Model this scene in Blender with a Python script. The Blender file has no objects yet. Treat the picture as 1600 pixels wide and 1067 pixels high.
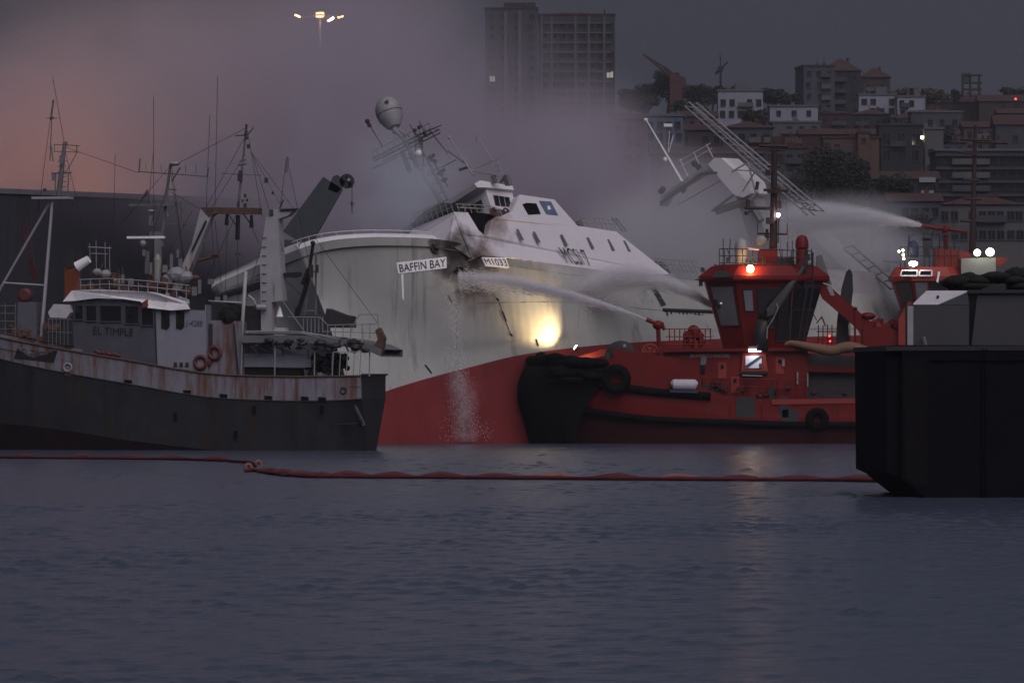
import bpy, bmesh, math, random
import numpy as np
from mathutils import Vector, Matrix, noise

SC = bpy.context.scene
COL = SC.collection
RAD = math.radians
rnd = random.Random(11)

# ------------------------------------------------------------------ camera, sky, sun, exposure
FPX = 8889.0            # focal length in photograph pixels (200 mm on a 36 mm sensor, 1600 px wide)
CAMZ = 5.0
HORIZON = 590.0
cam = bpy.data.objects.new('camera', bpy.data.cameras.new('camera'))
COL.objects.link(cam)
cam.location = (0, 0, CAMZ)
cam.rotation_euler = (RAD(90), 0, 0)
cam.data.sensor_width = 36.0
cam.data.lens = 200.0
cam.data.shift_y = (HORIZON - 533.5) / 1600.0
cam.data.clip_start = 1.0
cam.data.clip_end = 12000.0
SC.camera = cam

SUN_EL, SUN_AZ = 46.0, 160.0       # soft overcast light from high behind the camera
world = bpy.data.worlds.new('World')
SC.world = world
world.use_nodes = True
wt = world.node_tree
wt.nodes.clear()
w_out = wt.nodes.new('ShaderNodeOutputWorld')
w_bg = wt.nodes.new('ShaderNodeBackground')
w_sky = wt.nodes.new('ShaderNodeTexSky')
w_sky.sky_type = 'NISHITA'
w_sky.sun_disc = False
w_sky.sun_elevation = RAD(SUN_EL)
w_sky.sun_rotation = RAD(SUN_AZ)
w_sky.air_density = 1.0
w_sky.dust_density = 5.0
w_geo = wt.nodes.new('ShaderNodeTexCoord')
w_sep = wt.nodes.new('ShaderNodeSeparateXYZ')
w_ramp = wt.nodes.new('ShaderNodeValToRGB')
w_ramp.color_ramp.elements[0].position = 0.0
w_ramp.color_ramp.elements[0].color = (0.28, 0.31, 0.47, 1)
w_ramp.color_ramp.elements[1].position = 0.9
w_ramp.color_ramp.elements[1].color = (1.15, 1.2, 1.6, 1)
w_e = w_ramp.color_ramp.elements.new(0.12)
w_e.color = (0.68, 0.70, 1.04, 1)
w_mix = wt.nodes.new('ShaderNodeMix')
w_mix.data_type = 'RGBA'
w_mix.inputs[0].default_value = 0.90          # mostly a closed cloud layer
wt.links.new(w_geo.outputs['Generated'], w_sep.inputs[0])
wt.links.new(w_sep.outputs['Z'], w_ramp.inputs[0])
wt.links.new(w_sky.outputs[0], w_mix.inputs[6])
wt.links.new(w_ramp.outputs[0], w_mix.inputs[7])
wt.links.new(w_mix.outputs[2], w_bg.inputs['Color'])
w_bg.inputs['Strength'].default_value = 0.05
wt.links.new(w_bg.outputs[0], w_out.inputs['Surface'])

sun = bpy.data.objects.new('sun', bpy.data.lights.new('sun', 'SUN'))
COL.objects.link(sun)
sun.data.energy = 1.5
sun.data.angle = RAD(60)
sun.data.color = (1.0, 0.92, 1.0)
sun.rotation_euler = (RAD(90 - SUN_EL), 0, RAD(180 - SUN_AZ))

SC.view_settings.view_transform = 'Standard'
SC.view_settings.look = 'None'
SC.view_settings.gamma = 1.0
SC.view_settings.use_curve_mapping = False
SC.view_settings.exposure = 0.25
cy = SC.cycles
cy.use_denoising = True
cy.use_adaptive_sampling = True
cy.adaptive_threshold = 0.02
cy.max_bounces = 6
cy.diffuse_bounces = 2
cy.glossy_bounces = 3
cy.transparent_max_bounces = 16
cy.volume_bounces = 2
cy.volume_step_rate = 0.5
cy.volume_preview_step_rate = 0.5
cy.volume_max_steps = 160
cy.sample_clamp_indirect = 2.0
cy.caustics_reflective = False
cy.caustics_refractive = False

# ------------------------------------------------------------------ geometry helpers
Z = Vector((0, 0, 1))
CAM = Vector((0, 0, CAMZ))


def ray(px, py):
    return Vector(((px - 800.0) / FPX, 1.0, (HORIZON - py) / FPX))


def at(px, py, dist):
    return CAM + ray(px, py) * dist


class Frame:
    """A ship's (or any thing's) own axes: A along it, N across and away, U up. p() meets a sight line with one of its planes."""

    def __init__(self, origin, yaw=0.0, roll=0.0, A=None, U=None):
        if A is None:
            c, s = math.cos(RAD(yaw)), math.sin(RAD(yaw))
            A = Vector((c, s, 0))
            rn = Vector((-s, c, 0))
            cr, sr = math.cos(RAD(roll)), math.sin(RAD(roll))
            U = Z * cr + rn * sr
        self.A = A.normalized()
        self.U = U.normalized()
        self.N = self.U.cross(self.A).normalized()
        self.O = Vector(origin)

    def p(self, px, py, dy=0.0):
        d = ray(px, py)
        t = self.N.dot(self.O + self.N * dy - CAM) / self.N.dot(d)
        return CAM + d * t

    def scale(self, px, py, dy=0.0):
        return self.p(px, py, dy).y / FPX


class MB:
    """Collects faces in world space and links them as one mesh object."""

    def __init__(self):
        self.v = []
        self.f = []

    def add(self, pts, faces):
        b = len(self.v)
        self.v += [Vector(p) for p in pts]
        self.f += [tuple(i + b for i in f) for f in faces]
        return self

    def poly(self, pts):
        return self.add(pts, [tuple(range(len(pts)))])

    def prism(self, pts, vec):
        n = len(pts)
        vec = Vector(vec)
        q = [Vector(p) for p in pts]
        return self.add(q + [p + vec for p in q],
                        [tuple(range(n)), tuple(range(2 * n - 1, n - 1, -1))]
                        + [(i, (i + 1) % n, (i + 1) % n + n, i + n) for i in range(n)])

    def box(self, c, sx, sy, sz, A=None, N=None, U=None):
        A = A or Vector((1, 0, 0)); N = N or Vector((0, 1, 0)); U = U or Z
        c = Vector(c)
        q = [c - A * sx / 2 - N * sy / 2 - U * sz / 2, c + A * sx / 2 - N * sy / 2 - U * sz / 2,
             c + A * sx / 2 - N * sy / 2 + U * sz / 2, c - A * sx / 2 - N * sy / 2 + U * sz / 2]
        return self.prism(q, N * sy)

    def tube(self, pts, r, n=6, r2=None, caps=True):
        pts = [Vector(p) for p in pts]
        m = len(pts)
        if isinstance(r, (int, float)):
            e = r if r2 is None else r2
            r = [r + (e - r) * i / max(1, m - 1) for i in range(m)]
        vs, fs = [], []
        for i, p in enumerate(pts):
            t = (pts[min(i + 1, m - 1)] - pts[max(i - 1, 0)])
            t = t.normalized() if t.length > 1e-9 else Z
            ref = Z if abs(t.z) < 0.9 else Vector((1, 0, 0))
            u = t.cross(ref).normalized()
            w = t.cross(u).normalized()
            for k in range(n):
                a = 2 * math.pi * k / n
                vs.append(p + (u * math.cos(a) + w * math.sin(a)) * r[i])
        for i in range(m - 1):
            for k in range(n):
                fs.append((i * n + k, i * n + (k + 1) % n, (i + 1) * n + (k + 1) % n, (i + 1) * n + k))
        if caps:
            fs.append(tuple(range(n - 1, -1, -1)))
            fs.append(tuple((m - 1) * n + k for k in range(n)))
        return self.add(vs, fs)

    def lathe(self, c, axis, prof, n=12):
        axis = Vector(axis).normalized()
        c = Vector(c)
        return self.tube([c + axis * h for r, h in prof], [max(r, 1e-3) for r, h in prof], n)

    def ring(self, c, axis, R, r, n=18, k=6):
        axis = Vector(axis).normalized()
        ref = Z if abs(axis.z) < 0.9 else Vector((1, 0, 0))
        u = axis.cross(ref).normalized()
        w = axis.cross(u).normalized()
        vs, fs = [], []
        for i in range(n):
            a = 2 * math.pi * i / n
            d = u * math.cos(a) + w * math.sin(a)
            for j in range(k):
                b = 2 * math.pi * j / k
                vs.append(Vector(c) + d * (R + r * math.cos(b)) + axis * r * math.sin(b))
        for i in range(n):
            for j in range(k):
                fs.append((i * k + j, i * k + (j + 1) % k, ((i + 1) % n) * k + (j + 1) % k, ((i + 1) % n) * k + j))
        return self.add(vs, fs)

    def ball(self, c, rx, ry=None, rz=None, n=12, m=8, U=None, A=None, jit=0.0):
        ry = ry or rx; rz = rz or rx
        U = U or Z
        A = A or Vector((1, 0, 0))
        A = (A - U * A.dot(U)).normalized()
        N = U.cross(A)
        c = Vector(c)
        vs, fs = [], []
        for j in range(m + 1):
            th = math.pi * j / m
            for i in range(n):
                ph = 2 * math.pi * i / n
                k = 1 + jit * (rnd.random() - .5)
                vs.append(c + (A * rx * math.sin(th) * math.cos(ph) + N * ry * math.sin(th) * math.sin(ph) + U * rz * math.cos(th)) * k)
        for j in range(m):
            for i in range(n):
                fs.append((j * n + i, j * n + (i + 1) % n, (j + 1) * n + (i + 1) % n, (j + 1) * n + i))
        return self.add(vs, fs)

    def grid(self, rows):
        m = len(rows[0])
        vs = [p for r in rows for p in r]
        fs = [(i * m + j, i * m + j + 1, (i + 1) * m + j + 1, (i + 1) * m + j) for i in range(len(rows) - 1) for j in range(m - 1)]
        return self.add(vs, fs)

    def build(self, name, mat, parent=None, origin=None, smooth=False, recalc=True):
        off = OFF[parent.name] if parent is not None else Vector(origin or (0, 0, 0))
        me = bpy.data.meshes.new(name)
        me.from_pydata([tuple(p - off) for p in self.v], [], self.f)
        bm = bmesh.new()
        bm.from_mesh(me)
        bmesh.ops.remove_doubles(bm, verts=bm.verts, dist=1e-4)
        if recalc:
            bmesh.ops.recalc_face_normals(bm, faces=bm.faces)
        bm.to_mesh(me)
        bm.free()
        if smooth:
            for p in me.polygons:
                p.use_smooth = True
            if smooth is not True:
                me.set_sharp_from_angle(angle=RAD(smooth))
        me.materials.append(mat)
        o = bpy.data.objects.new(name, me)
        COL.objects.link(o)
        if parent is not None:
            o.parent = parent
        else:
            o.location = off
        OFF[o.name] = off
        return o


OFF = {}


def tag(o, label=None, cat=None, group=None, kind=None):
    if label: o['label'] = label
    if cat: o['category'] = cat
    if group: o['group'] = group
    if kind: o['kind'] = kind
    return o


def thing(name, label, cat, loc, group=None):
    o = bpy.data.objects.new(name, None)
    o.empty_display_size = 1
    COL.objects.link(o)
    o.location = loc
    OFF[o.name] = Vector(loc)
    return tag(o, label, cat, group)


def clone(src, name=None, parent=None, delta=(0, 0, 0)):
    c = src.copy()
    COL.objects.link(c)
    if name: c.name = name
    if parent is not None: c.parent = parent
    c.location = Vector(src.location) + Vector(delta)
    OFF[c.name] = OFF[src.name] + Vector(delta)
    return c


def clone_tree(root, delta):
    r = clone(root, delta=delta)
    for ch in [c for c in root.children]:
        k = ch.copy(); COL.objects.link(k); k.parent = r
        for g in [c for c in ch.children]:
            q = g.copy(); COL.objects.link(q); q.parent = k
    return r


def catmull(pts, n):
    """Resample a list of equal-length tuples n times per span."""
    out = []
    m = len(pts)
    for i in range(m - 1):
        p0, p1, p2, p3 = pts[max(i - 1, 0)], pts[i], pts[i + 1], pts[min(i + 2, m - 1)]
        for k in range(n):
            t = k / n
            out.append(tuple(0.5 * ((2 * b) + (-a + c) * t + (2 * a - 5 * b + 4 * c - d) * t * t + (-a + 3 * b - 3 * c + d) * t ** 3)
                             for a, b, c, d in zip(p0, p1, p2, p3)))
    out.append(tuple(pts[-1]))
    return out


def lettering(parent, text, p00, p10, p01, mat, lift):
    """Flat letters filling the parallelogram p00 -> p10 (baseline), p00 -> p01 (height)."""
    cu = bpy.data.curves.new('lettering', 'FONT')
    cu.body = text
    cu.resolution_u = 3
    tmp = bpy.data.objects.new('tmp', cu)
    COL.objects.link(tmp)
    bpy.context.view_layer.update()
    dg = bpy.context.evaluated_depsgraph_get()
    me = bpy.data.meshes.new_from_object(tmp.evaluated_get(dg))
    bpy.data.objects.remove(tmp)
    xs = [v.co.x for v in me.vertices]; ys = [v.co.y for v in me.vertices]
    x0, x1, y0, y1 = min(xs), max(xs), min(ys), max(ys)
    off = OFF[parent.name]
    for v in me.vertices:
        u = (v.co.x - x0) / (x1 - x0); w = (v.co.y - y0) / (y1 - y0)
        v.co = p00 + (p10 - p00) * u + (p01 - p00) * w + lift - off
    me.materials.clear()
    me.materials.append(mat)
    me.name = 'lettering'
    o = bpy.data.objects.new('lettering', me)
    COL.objects.link(o)
    o.parent = parent
    OFF[o.name] = off
    return o


# ------------------------------------------------------------------ materials
def new_mat(name):
    m = bpy.data.materials.new(name)
    m.use_nodes = True
    m.node_tree.nodes.clear()
    return m, m.node_tree.nodes, m.node_tree.links


def paint(name, col, rough=0.55, metal=0.0, var=0.22, scale=1.2, rust=0.0, rustcol=(0.10, 0.035, 0.012), grime=0.0, streak=0.09, bump=0.0, lo=None, spec=0.4):
    m, N, L = new_mat(name)
    out = N.new('ShaderNodeOutputMaterial')
    b = N.new('ShaderNodeBsdfPrincipled')
    b.inputs['Roughness'].default_value = rough
    b.inputs['Metallic'].default_value = metal
    b.inputs['Specular IOR Level'].default_value = spec
    L.new(b.outputs[0], out.inputs[0])
    tc = N.new('ShaderNodeTexCoord')
    nz = N.new('ShaderNodeTexNoise')
    nz.inputs['Scale'].default_value = scale
    nz.inputs['Detail'].default_value = 5
    nz.inputs['Roughness'].default_value = 0.65
    L.new(tc.outputs['Object'], nz.inputs['Vector'])
    mr = N.new('ShaderNodeMapRange')
    mr.inputs[1].default_value = 0.25; mr.inputs[2].default_value = 0.75
    mr.inputs[3].default_value = 1 - var; mr.inputs[4].default_value = 1 + var * 0.6
    L.new(nz.outputs['Fac'], mr.inputs[0])
    vm = N.new('ShaderNodeVectorMath'); vm.operation = 'SCALE'
    vm.inputs[0].default_value = col
    L.new(mr.outputs[0], vm.inputs['Scale'])
    cur = vm.outputs[0]

    def streaks(amount, colr, sc, cur):
        mp = N.new('ShaderNodeMapping')
        mp.inputs['Scale'].default_value = (sc, sc, sc * streak)
        L.new(tc.outputs['Object'], mp.inputs[0])
        n2 = N.new('ShaderNodeTexNoise')
        n2.inputs['Scale'].default_value = 1.0
        n2.inputs['Detail'].default_value = 6
        n2.inputs['Roughness'].default_value = 0.7
        L.new(mp.outputs[0], n2.inputs['Vector'])
        r2 = N.new('ShaderNodeMapRange')
        r2.inputs[1].default_value = 0.66 - 0.28 * amount; r2.inputs[2].default_value = 0.80 - 0.20 * amount
        L.new(n2.outputs['Fac'], r2.inputs[0])
        mx = N.new('ShaderNodeMix'); mx.data_type = 'RGBA'
        L.new(r2.outputs[0], mx.inputs[0])
        L.new(cur, mx.inputs[6])
        mx.inputs[7].default_value = (*colr, 1)
        return mx.outputs[2]
    if grime:
        cur = streaks(grime, tuple(c * 0.45 for c in col), 0.8, cur)
    if rust:
        cur = streaks(rust, rustcol, 1.7, cur)
    L.new(cur, b.inputs['Base Color'])
    if bump:
        bp = N.new('ShaderNodeBump')
        bp.inputs['Strength'].default_value = bump
        bp.inputs['Distance'].default_value = 0.05
        L.new(nz.outputs['Fac'], bp.inputs['Height'])
        L.new(bp.outputs[0], b.inputs['Normal'])
    return m


def glow(name, col, strength):
    m, N, L = new_mat(name)
    out = N.new('ShaderNodeOutputMaterial')
    e = N.new('ShaderNodeEmission')
    e.inputs[0].default_value = (*col, 1)
    e.inputs[1].default_value = strength
    L.new(e.outputs[0], out.inputs[0])
    return m


def glass(name, col=(0.012, 0.013, 0.016), rough=0.12):
    m = paint(name, col, rough=rough, var=0.3, scale=0.7, spec=0.5)
    return m


M = dict(
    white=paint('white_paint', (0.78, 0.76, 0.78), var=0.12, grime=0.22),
    white_dirty=paint('dirty_white_paint', (0.15, 0.15, 0.17), var=0.22, rust=0.22, grime=0.35),
    white_rusty=paint('rusty_white_paint', (0.165, 0.165, 0.195), var=0.2, rust=0.75, rustcol=(0.095, 0.036, 0.015), streak=0.10),
    white_clean=paint('upper_white_paint', (0.62, 0.60, 0.62), var=0.08),
    grey_house=paint('grey_house_paint', (0.088, 0.087, 0.105), var=0.2, rust=0.12, grime=0.3),
    hull_green=paint('dark_green_hull', (0.020, 0.022, 0.026), rough=0.6, spec=.25, var=0.45, rust=0.6, rustcol=(0.030, 0.017, 0.009), grime=0.5, scale=0.5),
    hull_brown=paint('antifouling_brown', (0.012, 0.005, 0.005), rough=0.7, var=0.4, spec=.2),
    mast_white=paint('mast_white_paint', (0.30, 0.29, 0.31), rough=0.5, var=0.15, rust=0.2),
    house_lit_white=paint('house_lit_side_white', (0.20, 0.20, 0.235), var=0.15, rust=0.1, grime=0.3),  # lit side of the deckhouse, its extra brightness put into the paint
    tug_shade_red=paint('tug_red_in_shade', (0.040, 0.007, 0.007), rough=0.6, var=0.3, spec=.25),  # tug red darkened: the shade low on the hull is put into the paint
    dark=paint('dark_metal', (0.022, 0.021, 0.022), rough=0.6, var=0.3),
    grey=paint('grey_metal', (0.12, 0.12, 0.125), rough=0.55, var=0.25, rust=0.15),
    pale=paint('pale_grey_metal', (0.24, 0.235, 0.25), rough=0.5, var=0.2, rust=0.15),
    mast_dark=paint('dark_red_mast', (0.030, 0.013, 0.012), rough=.7, var=.4),
    rust=paint('rusty_steel', (0.085, 0.045, 0.028), rough=0.8, var=0.5, scale=3),
    olive=paint('olive_grey_topsides', (0.225, 0.222, 0.200), rough=0.48, var=0.12, scale=0.18, grime=0.28, streak=0.15),
    red_boot=paint('red_antifouling', (0.13, 0.014, 0.015), rough=0.7, spec=.2, var=0.25, scale=0.35, grime=0.35, streak=0.2),
    tug_red=paint('tug_red_paint', (0.118, 0.007, 0.006), spec=.2, rough=0.5, var=0.22, scale=0.8, grime=0.2),
    tug_orange=paint('tug_orange_red_paint', (0.20, 0.022, 0.012), rough=0.5, var=0.2),
    rubber=paint('black_rubber', (0.004, 0.004, 0.0045), rough=0.85, var=0.3, scale=4, bump=0.3, spec=.06),
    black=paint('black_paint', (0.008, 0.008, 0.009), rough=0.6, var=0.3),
    barge=paint('navy_barge_paint', (0.0028, 0.0030, 0.0055), spec=.06, rough=0.85, var=0.35, scale=0.6, grime=0.3),
    barge_grey=paint('barge_cabinet_grey', (0.030, 0.030, 0.035), rough=0.6, var=0.2),
    net=paint('green_netting', (0.004, 0.006, 0.004), rough=0.95, var=0.6, scale=5),
    glass=glass('dark_glass'),
    blueglass=glass('blue_film_glass', (0.10, 0.13, 0.20), 0.3),
    orange=paint('orange_plastic', (0.16, 0.035, 0.012), var=0.2),
    boom=paint('boom_red_fabric', (0.085, 0.013, 0.015), rough=0.75, spec=.2, var=0.3, scale=2),
    boom_pale=paint('boom_pale_fabric', (0.19, 0.075, 0.072), rough=0.7, var=0.3, scale=2),
    buoy_red=paint('lifebuoy_red', (0.09, 0.020, 0.022), rough=0.6, var=0.2),
    soot=paint('soot_black', (0.006, 0.005, 0.005), rough=0.95, var=0.5, scale=2, spec=.08),
    canvas=paint('pale_canvas', (0.42, 0.41, 0.44), rough=0.8, var=0.15, bump=0.6, scale=3),
    tan=paint('tan_hose_cover', (0.15, 0.085, 0.05), rough=0.8, var=0.25, scale=3),
    letter=paint('lettering_black', (0.012, 0.012, 0.014), rough=0.7, var=0.3, scale=4),
    letter_blue=paint('lettering_navy', (0.03, 0.04, 0.08), rough=0.7, var=0.3, scale=4),
    letter_white=paint('lettering_white', (0.42, 0.34, 0.36), rough=0.7, var=0.3, scale=4),
    teal=paint('teal_rope', (0.02, 0.06, 0.06), rough=0.9, var=0.5, scale=5),
)
M['amber_lamp'] = glow('amber_lamp', (1.0, 0.60, 0.2), 28)
M['white_lamp'] = glow('white_lamp', (0.95, 0.95, 1.0), 60)
M['warm_lamp'] = glow('warm_white_lamp', (1.0, 0.82, 0.55), 30)
M['sodium'] = glow('sodium_lamp', (1.0, 0.62, 0.28), 14)
M['red_lamp'] = glow('red_lamp', (1.0, 0.06, 0.04), 3)
M['strip'] = glow('strip_lamp', (0.92, 0.93, 1.0), 7)
M['dim_window'] = glow('lit_window', (1.0, 0.9, 0.75), 0.3)


def lamp(name, loc, energy, col, radius=0.15, spot=None, aim=None, blend=0.6):
    d = bpy.data.lights.new(name, 'SPOT' if spot else 'POINT')
    d.energy = energy
    d.color = col
    d.shadow_soft_size = radius
    o = bpy.data.objects.new(name, d)
    COL.objects.link(o)
    o.location = loc
    if spot:
        d.spot_size = RAD(spot)
        d.spot_blend = blend
        v = Vector(aim) - Vector(loc)
        o.rotation_euler = v.to_track_quat('-Z', 'Y').to_euler()
    return o

# ------------------------------------------------------------------ water
def water_mat():
    m, N, L = new_mat('harbour_water')
    out = N.new('ShaderNodeOutputMaterial')
    b = N.new('ShaderNodeBsdfPrincipled')
    b.inputs['Base Color'].default_value = (0.050, 0.061, 0.090, 1)
    b.inputs['Roughness'].default_value = 0.22
    b.inputs['IOR'].default_value = 1.33
    b.inputs['Specular IOR Level'].default_value = 0.5
    tc = N.new('ShaderNodeTexCoord')
    hs = []
    for sc, sx, dist, det in ((2.4, 0.9, 0.045, 2), (6.0, 0.9, 0.016, 2), (1.2, 0.9, 0.05, 2)):
        mp = N.new('ShaderNodeMapping')
        mp.inputs['Scale'].default_value = (sc * sx, sc, sc)
        mp.inputs['Rotation'].default_value = (0, 0, RAD(14 * sx * 3))
        n = N.new('ShaderNodeTexNoise')
        n.inputs['Scale'].default_value = 1.0
        n.inputs['Detail'].default_value = det
        n.inputs['Distortion'].default_value = 0.4
        L.new(tc.outputs['Object'], mp.inputs[0])
        L.new(mp.outputs[0], n.inputs['Vector'])
        mu = N.new('ShaderNodeMath'); mu.operation = 'MULTIPLY'
        mu.inputs[1].default_value = dist
        L.new(n.outputs['Fac'], mu.inputs[0])
        hs.append(mu)
    a1 = N.new('ShaderNodeMath'); a1.operation = 'ADD'
    a2 = N.new('ShaderNodeMath'); a2.operation = 'ADD'
    L.new(hs[0].outputs[0], a1.inputs[0]); L.new(hs[1].outputs[0], a1.inputs[1])
    L.new(a1.outputs[0], a2.inputs[0]); L.new(hs[2].outputs[0], a2.inputs[1])
    bp = N.new('ShaderNodeBump')
    bp.inputs['Strength'].default_value = 1.0
    bp.inputs['Distance'].default_value = 1.0
    L.new(a2.outputs[0], bp.inputs['Height'])
    L.new(bp.outputs[0], b.inputs['Normal'])
    L.new(b.outputs[0], out.inputs[0])
    return m


# real waves where the photograph looks across the water, a plain sheet a little lower all round
def wave_height(X, Y):
    r = np.random.default_rng(4)
    h = np.zeros_like(X)
    near = np.clip((240 - Y) / 50, 0, 1)
    for lo, hi, n, k in ((0.40, 0.70, 48, .034), (0.70, 1.05, 30, .020), (1.2, 2.2, 12, .002), (2.6, 7.0, 8, .0005)):
        for _ in range(n):
            lam = r.uniform(lo, hi); a = r.normal(1.2, .65); ph = r.uniform(0, 6.283)
            q = 2 * np.pi / lam
            w_ = k * lam * r.uniform(.5, 1.3) * np.sin(q * (np.cos(a) * X + np.sin(a) * Y) + ph) * (2.0 / np.sqrt(n))
            h += w_ * near if hi < .8 else w_
    g = 0.75 + 0.35 * np.sin(X * .11 + Y * .06 + 1) * np.sin(Y * .043 + .4) + .2 * np.sin(X * .31 - Y * .17)
    pt = sum(np.sin(X * np.cos(t) * f + Y * np.sin(t) * f + p) for t, f, p in ((.3, 3.1, .2), (1.9, 2.2, 1.4), (2.7, 3.9, 3.1), (.9, 1.5, 4.0), (2.2, 4.6, 5.2)))
    h *= np.clip(g, .4, 1.3) * np.clip(.45 + .30 * pt, .12, 1.5) * .85
    s = .030
    return s * 1.4 * (np.exp(np.clip(h / s, -3, 3) * .45) - 1.1)


def wave_patch(hw, y0, y1, dx, dy):
    wx = np.arange(-hw, hw + .01, dx); wy = np.arange(y0, y1 + .001, dy)
    WX, WY = np.meshgrid(wx, wy)
    WZ = wave_height(WX, WY)
    WZ[:, 0] = WZ[:, -1] = -.6
    if y0 < 100: WZ[0, :] = -.6
    if y1 > 400: WZ[-1, :] = -.6
    nx_, ny_ = len(wx), len(wy)
    ii = (np.arange(ny_ - 1)[:, None] * nx_ + np.arange(nx_ - 1)[None, :]).reshape(-1)
    return np.stack([WX, WY, WZ], -1).reshape(-1, 3), np.stack([ii, ii + 1, ii + nx_ + 1, ii + nx_], -1)


co, fq = wave_patch(27, 76, 230, .165, .165)
c2_, f2_ = wave_patch(53, 230, 472, .28, .32)
fq = np.concatenate([fq, f2_ + len(co)]); co = np.concatenate([co, c2_])
oxs = [-900, -400, -150, -53, 0, 53, 150, 400, 900]; oys = [-120, 0, 76, 200, 300, 420, 560, 760]
oc = np.array([(x, y, -.3) for y in oys for x in oxs], float)
of = np.array([(i * 9 + j, i * 9 + j + 1, i * 9 + j + 10, i * 9 + j + 9) for i in range(7) for j in range(8)]) + len(co)
co = np.concatenate([co, oc]); fq = np.concatenate([fq, of])
wm = bpy.data.meshes.new('water')
wm.vertices.add(len(co)); wm.vertices.foreach_set('co', co.reshape(-1).astype(np.float32))
wm.loops.add(fq.size); wm.loops.foreach_set('vertex_index', fq.reshape(-1).astype(np.int32))
wm.polygons.add(len(fq)); wm.polygons.foreach_set('loop_start', np.arange(0, fq.size, 4).astype(np.int32))
wm.update(calc_edges=True)
wm.polygons.foreach_set('use_smooth', np.ones(len(fq), bool))
wm.materials.append(water_mat())
wo = bpy.data.objects.new('water', wm)
COL.objects.link(wo)
tag(wo, kind='structure')


# ------------------------------------------------------------------ hillside and quay
def hill_z(y):
    K = [(700, 3), (760, 4), (800, 9), (1000, 29), (1250, 50), (1500, 67), (1700, 77), (2300, 84), (4500, 60)]
    for (a, za), (b, zb) in zip(K, K[1:]):
        if y <= b:
            t = max(0, (y - a) / (b - a))
            return za + (zb - za) * t
    return K[-1][1]


M['earth'] = paint('hill_earth_and_scrub', (0.035, 0.038, 0.032), rough=0.95, var=0.5, scale=0.05)
mb = MB()
rows = []
for y in [700, 720, 760, 800, 860, 930, 1000, 1080, 1160, 1250, 1340, 1420, 1500, 1600, 1700, 1900, 2300, 2600]:
    rows.append([Vector((x, y, hill_z(y) * (0.12 + 0.88 * max(0, min(1, (x + 170) / 140))) + (noise.noise(Vector((x * .01, y * .01, 0))) * 3 if y > 760 else 0))) for x in [*range(-900, -200, 100), *range(-200, 400, 20), *range(400, 901, 100)]])
rows.insert(0, [Vector((p.x, p.y, -3)) for p in rows[0]])
mb.grid(rows)
tag(mb.build('hillside', M['earth'], recalc=False), kind='structure')

M['concrete'] = paint('quay_concrete', (0.16, 0.16, 0.165), rough=0.9, var=0.3, scale=0.5, grime=0.4)
mb = MB()
mb.box((-60, 600, 0.4), 260, 201, 4.6)
tag(mb.build('quay', M['concrete']), kind='structure')

# ------------------------------------------------------------------ grey warehouse on the quay
M['clad'] = paint('warehouse_cladding', (0.026, 0.026, 0.032), rough=0.8, spec=.2, var=0.12, scale=0.25, grime=0.2)
wf = Frame(at(0, 590, 545), yaw=3)
root = thing('warehouse', 'long plain grey metal warehouse with a level roof edge behind the rusty fishing boat', 'warehouse', wf.p(150, 590, 0) - Z * 2.3)
zb = 2.7
def whp(px, py, dy=0): return wf.p(px, py, dy)
p0, p1 = whp(-260, 292), whp(475, 322)
base0, base1 = Vector((p0.x, p0.y, zb)), Vector((p1.x, p1.y, zb))
back = wf.N * 20
MB().prism([base0, base1, p1, p0], back).build('wall', M['clad'], root)
MB().prism([p0 + Z * .02 - wf.N * .25, p1 + Z * .02 - wf.N * .25, p1 + Z * .5 - wf.N * .25, p0 + Z * .5 - wf.N * .25], back * 1.01).build('roof_edge', M['grey_house'], root)
n = 46
for i in range(1, n):
    t = i / n
    a = base0.lerp(base1, t) - wf.N * .06; b = p0.lerp(p1, t) - wf.N * .06 - Z * 1.4
    if i == 1:
        o = MB().prism([a - wf.A * .03, a + wf.A * .03, b + wf.A * .03, b - wf.A * .03], wf.N * .08).build('cladding_rib', M['clad'], root)
        a0 = a
    else:
        clone(o, parent=root, delta=a - a0)
MB().prism([whp(300, 470, -.1), whp(345, 472, -.1), whp(345, 560, -.1), whp(300, 560, -.1)], wf.N * .05).build('roller_door', M['dark'], root)

# ------------------------------------------------------------------ town
WALLS = {k: paint('house_wall_' + k, c, rough=0.9, var=0.2, scale=0.3, grime=0.25) for k, c in dict(
    white=(0.186, 0.192, 0.234), cream=(0.074, 0.071, 0.073), grey=(0.037, 0.038, 0.048), dark=(0.017, 0.017, 0.022), brown=(0.032, 0.023, 0.024),
    orange=(0.071, 0.038, 0.028), red=(0.032, 0.012, 0.014), blue=(0.063, 0.081, 0.121), pink=(0.060, 0.042, 0.050), slate=(0.041, 0.044, 0.063), tower=(0.028, 0.028, 0.035)).items()}
ROOFS = dict(red=paint('clay_tile_roof', (0.042, 0.020, 0.019), rough=0.9, var=0.35, scale=1.5), dark=paint('slate_roof', (0.03, 0.03, 0.034), rough=0.9, var=0.3),
             grey=paint('flat_grey_roof', (0.08, 0.08, 0.09), rough=0.9, var=0.2))
WINC = {}


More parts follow.
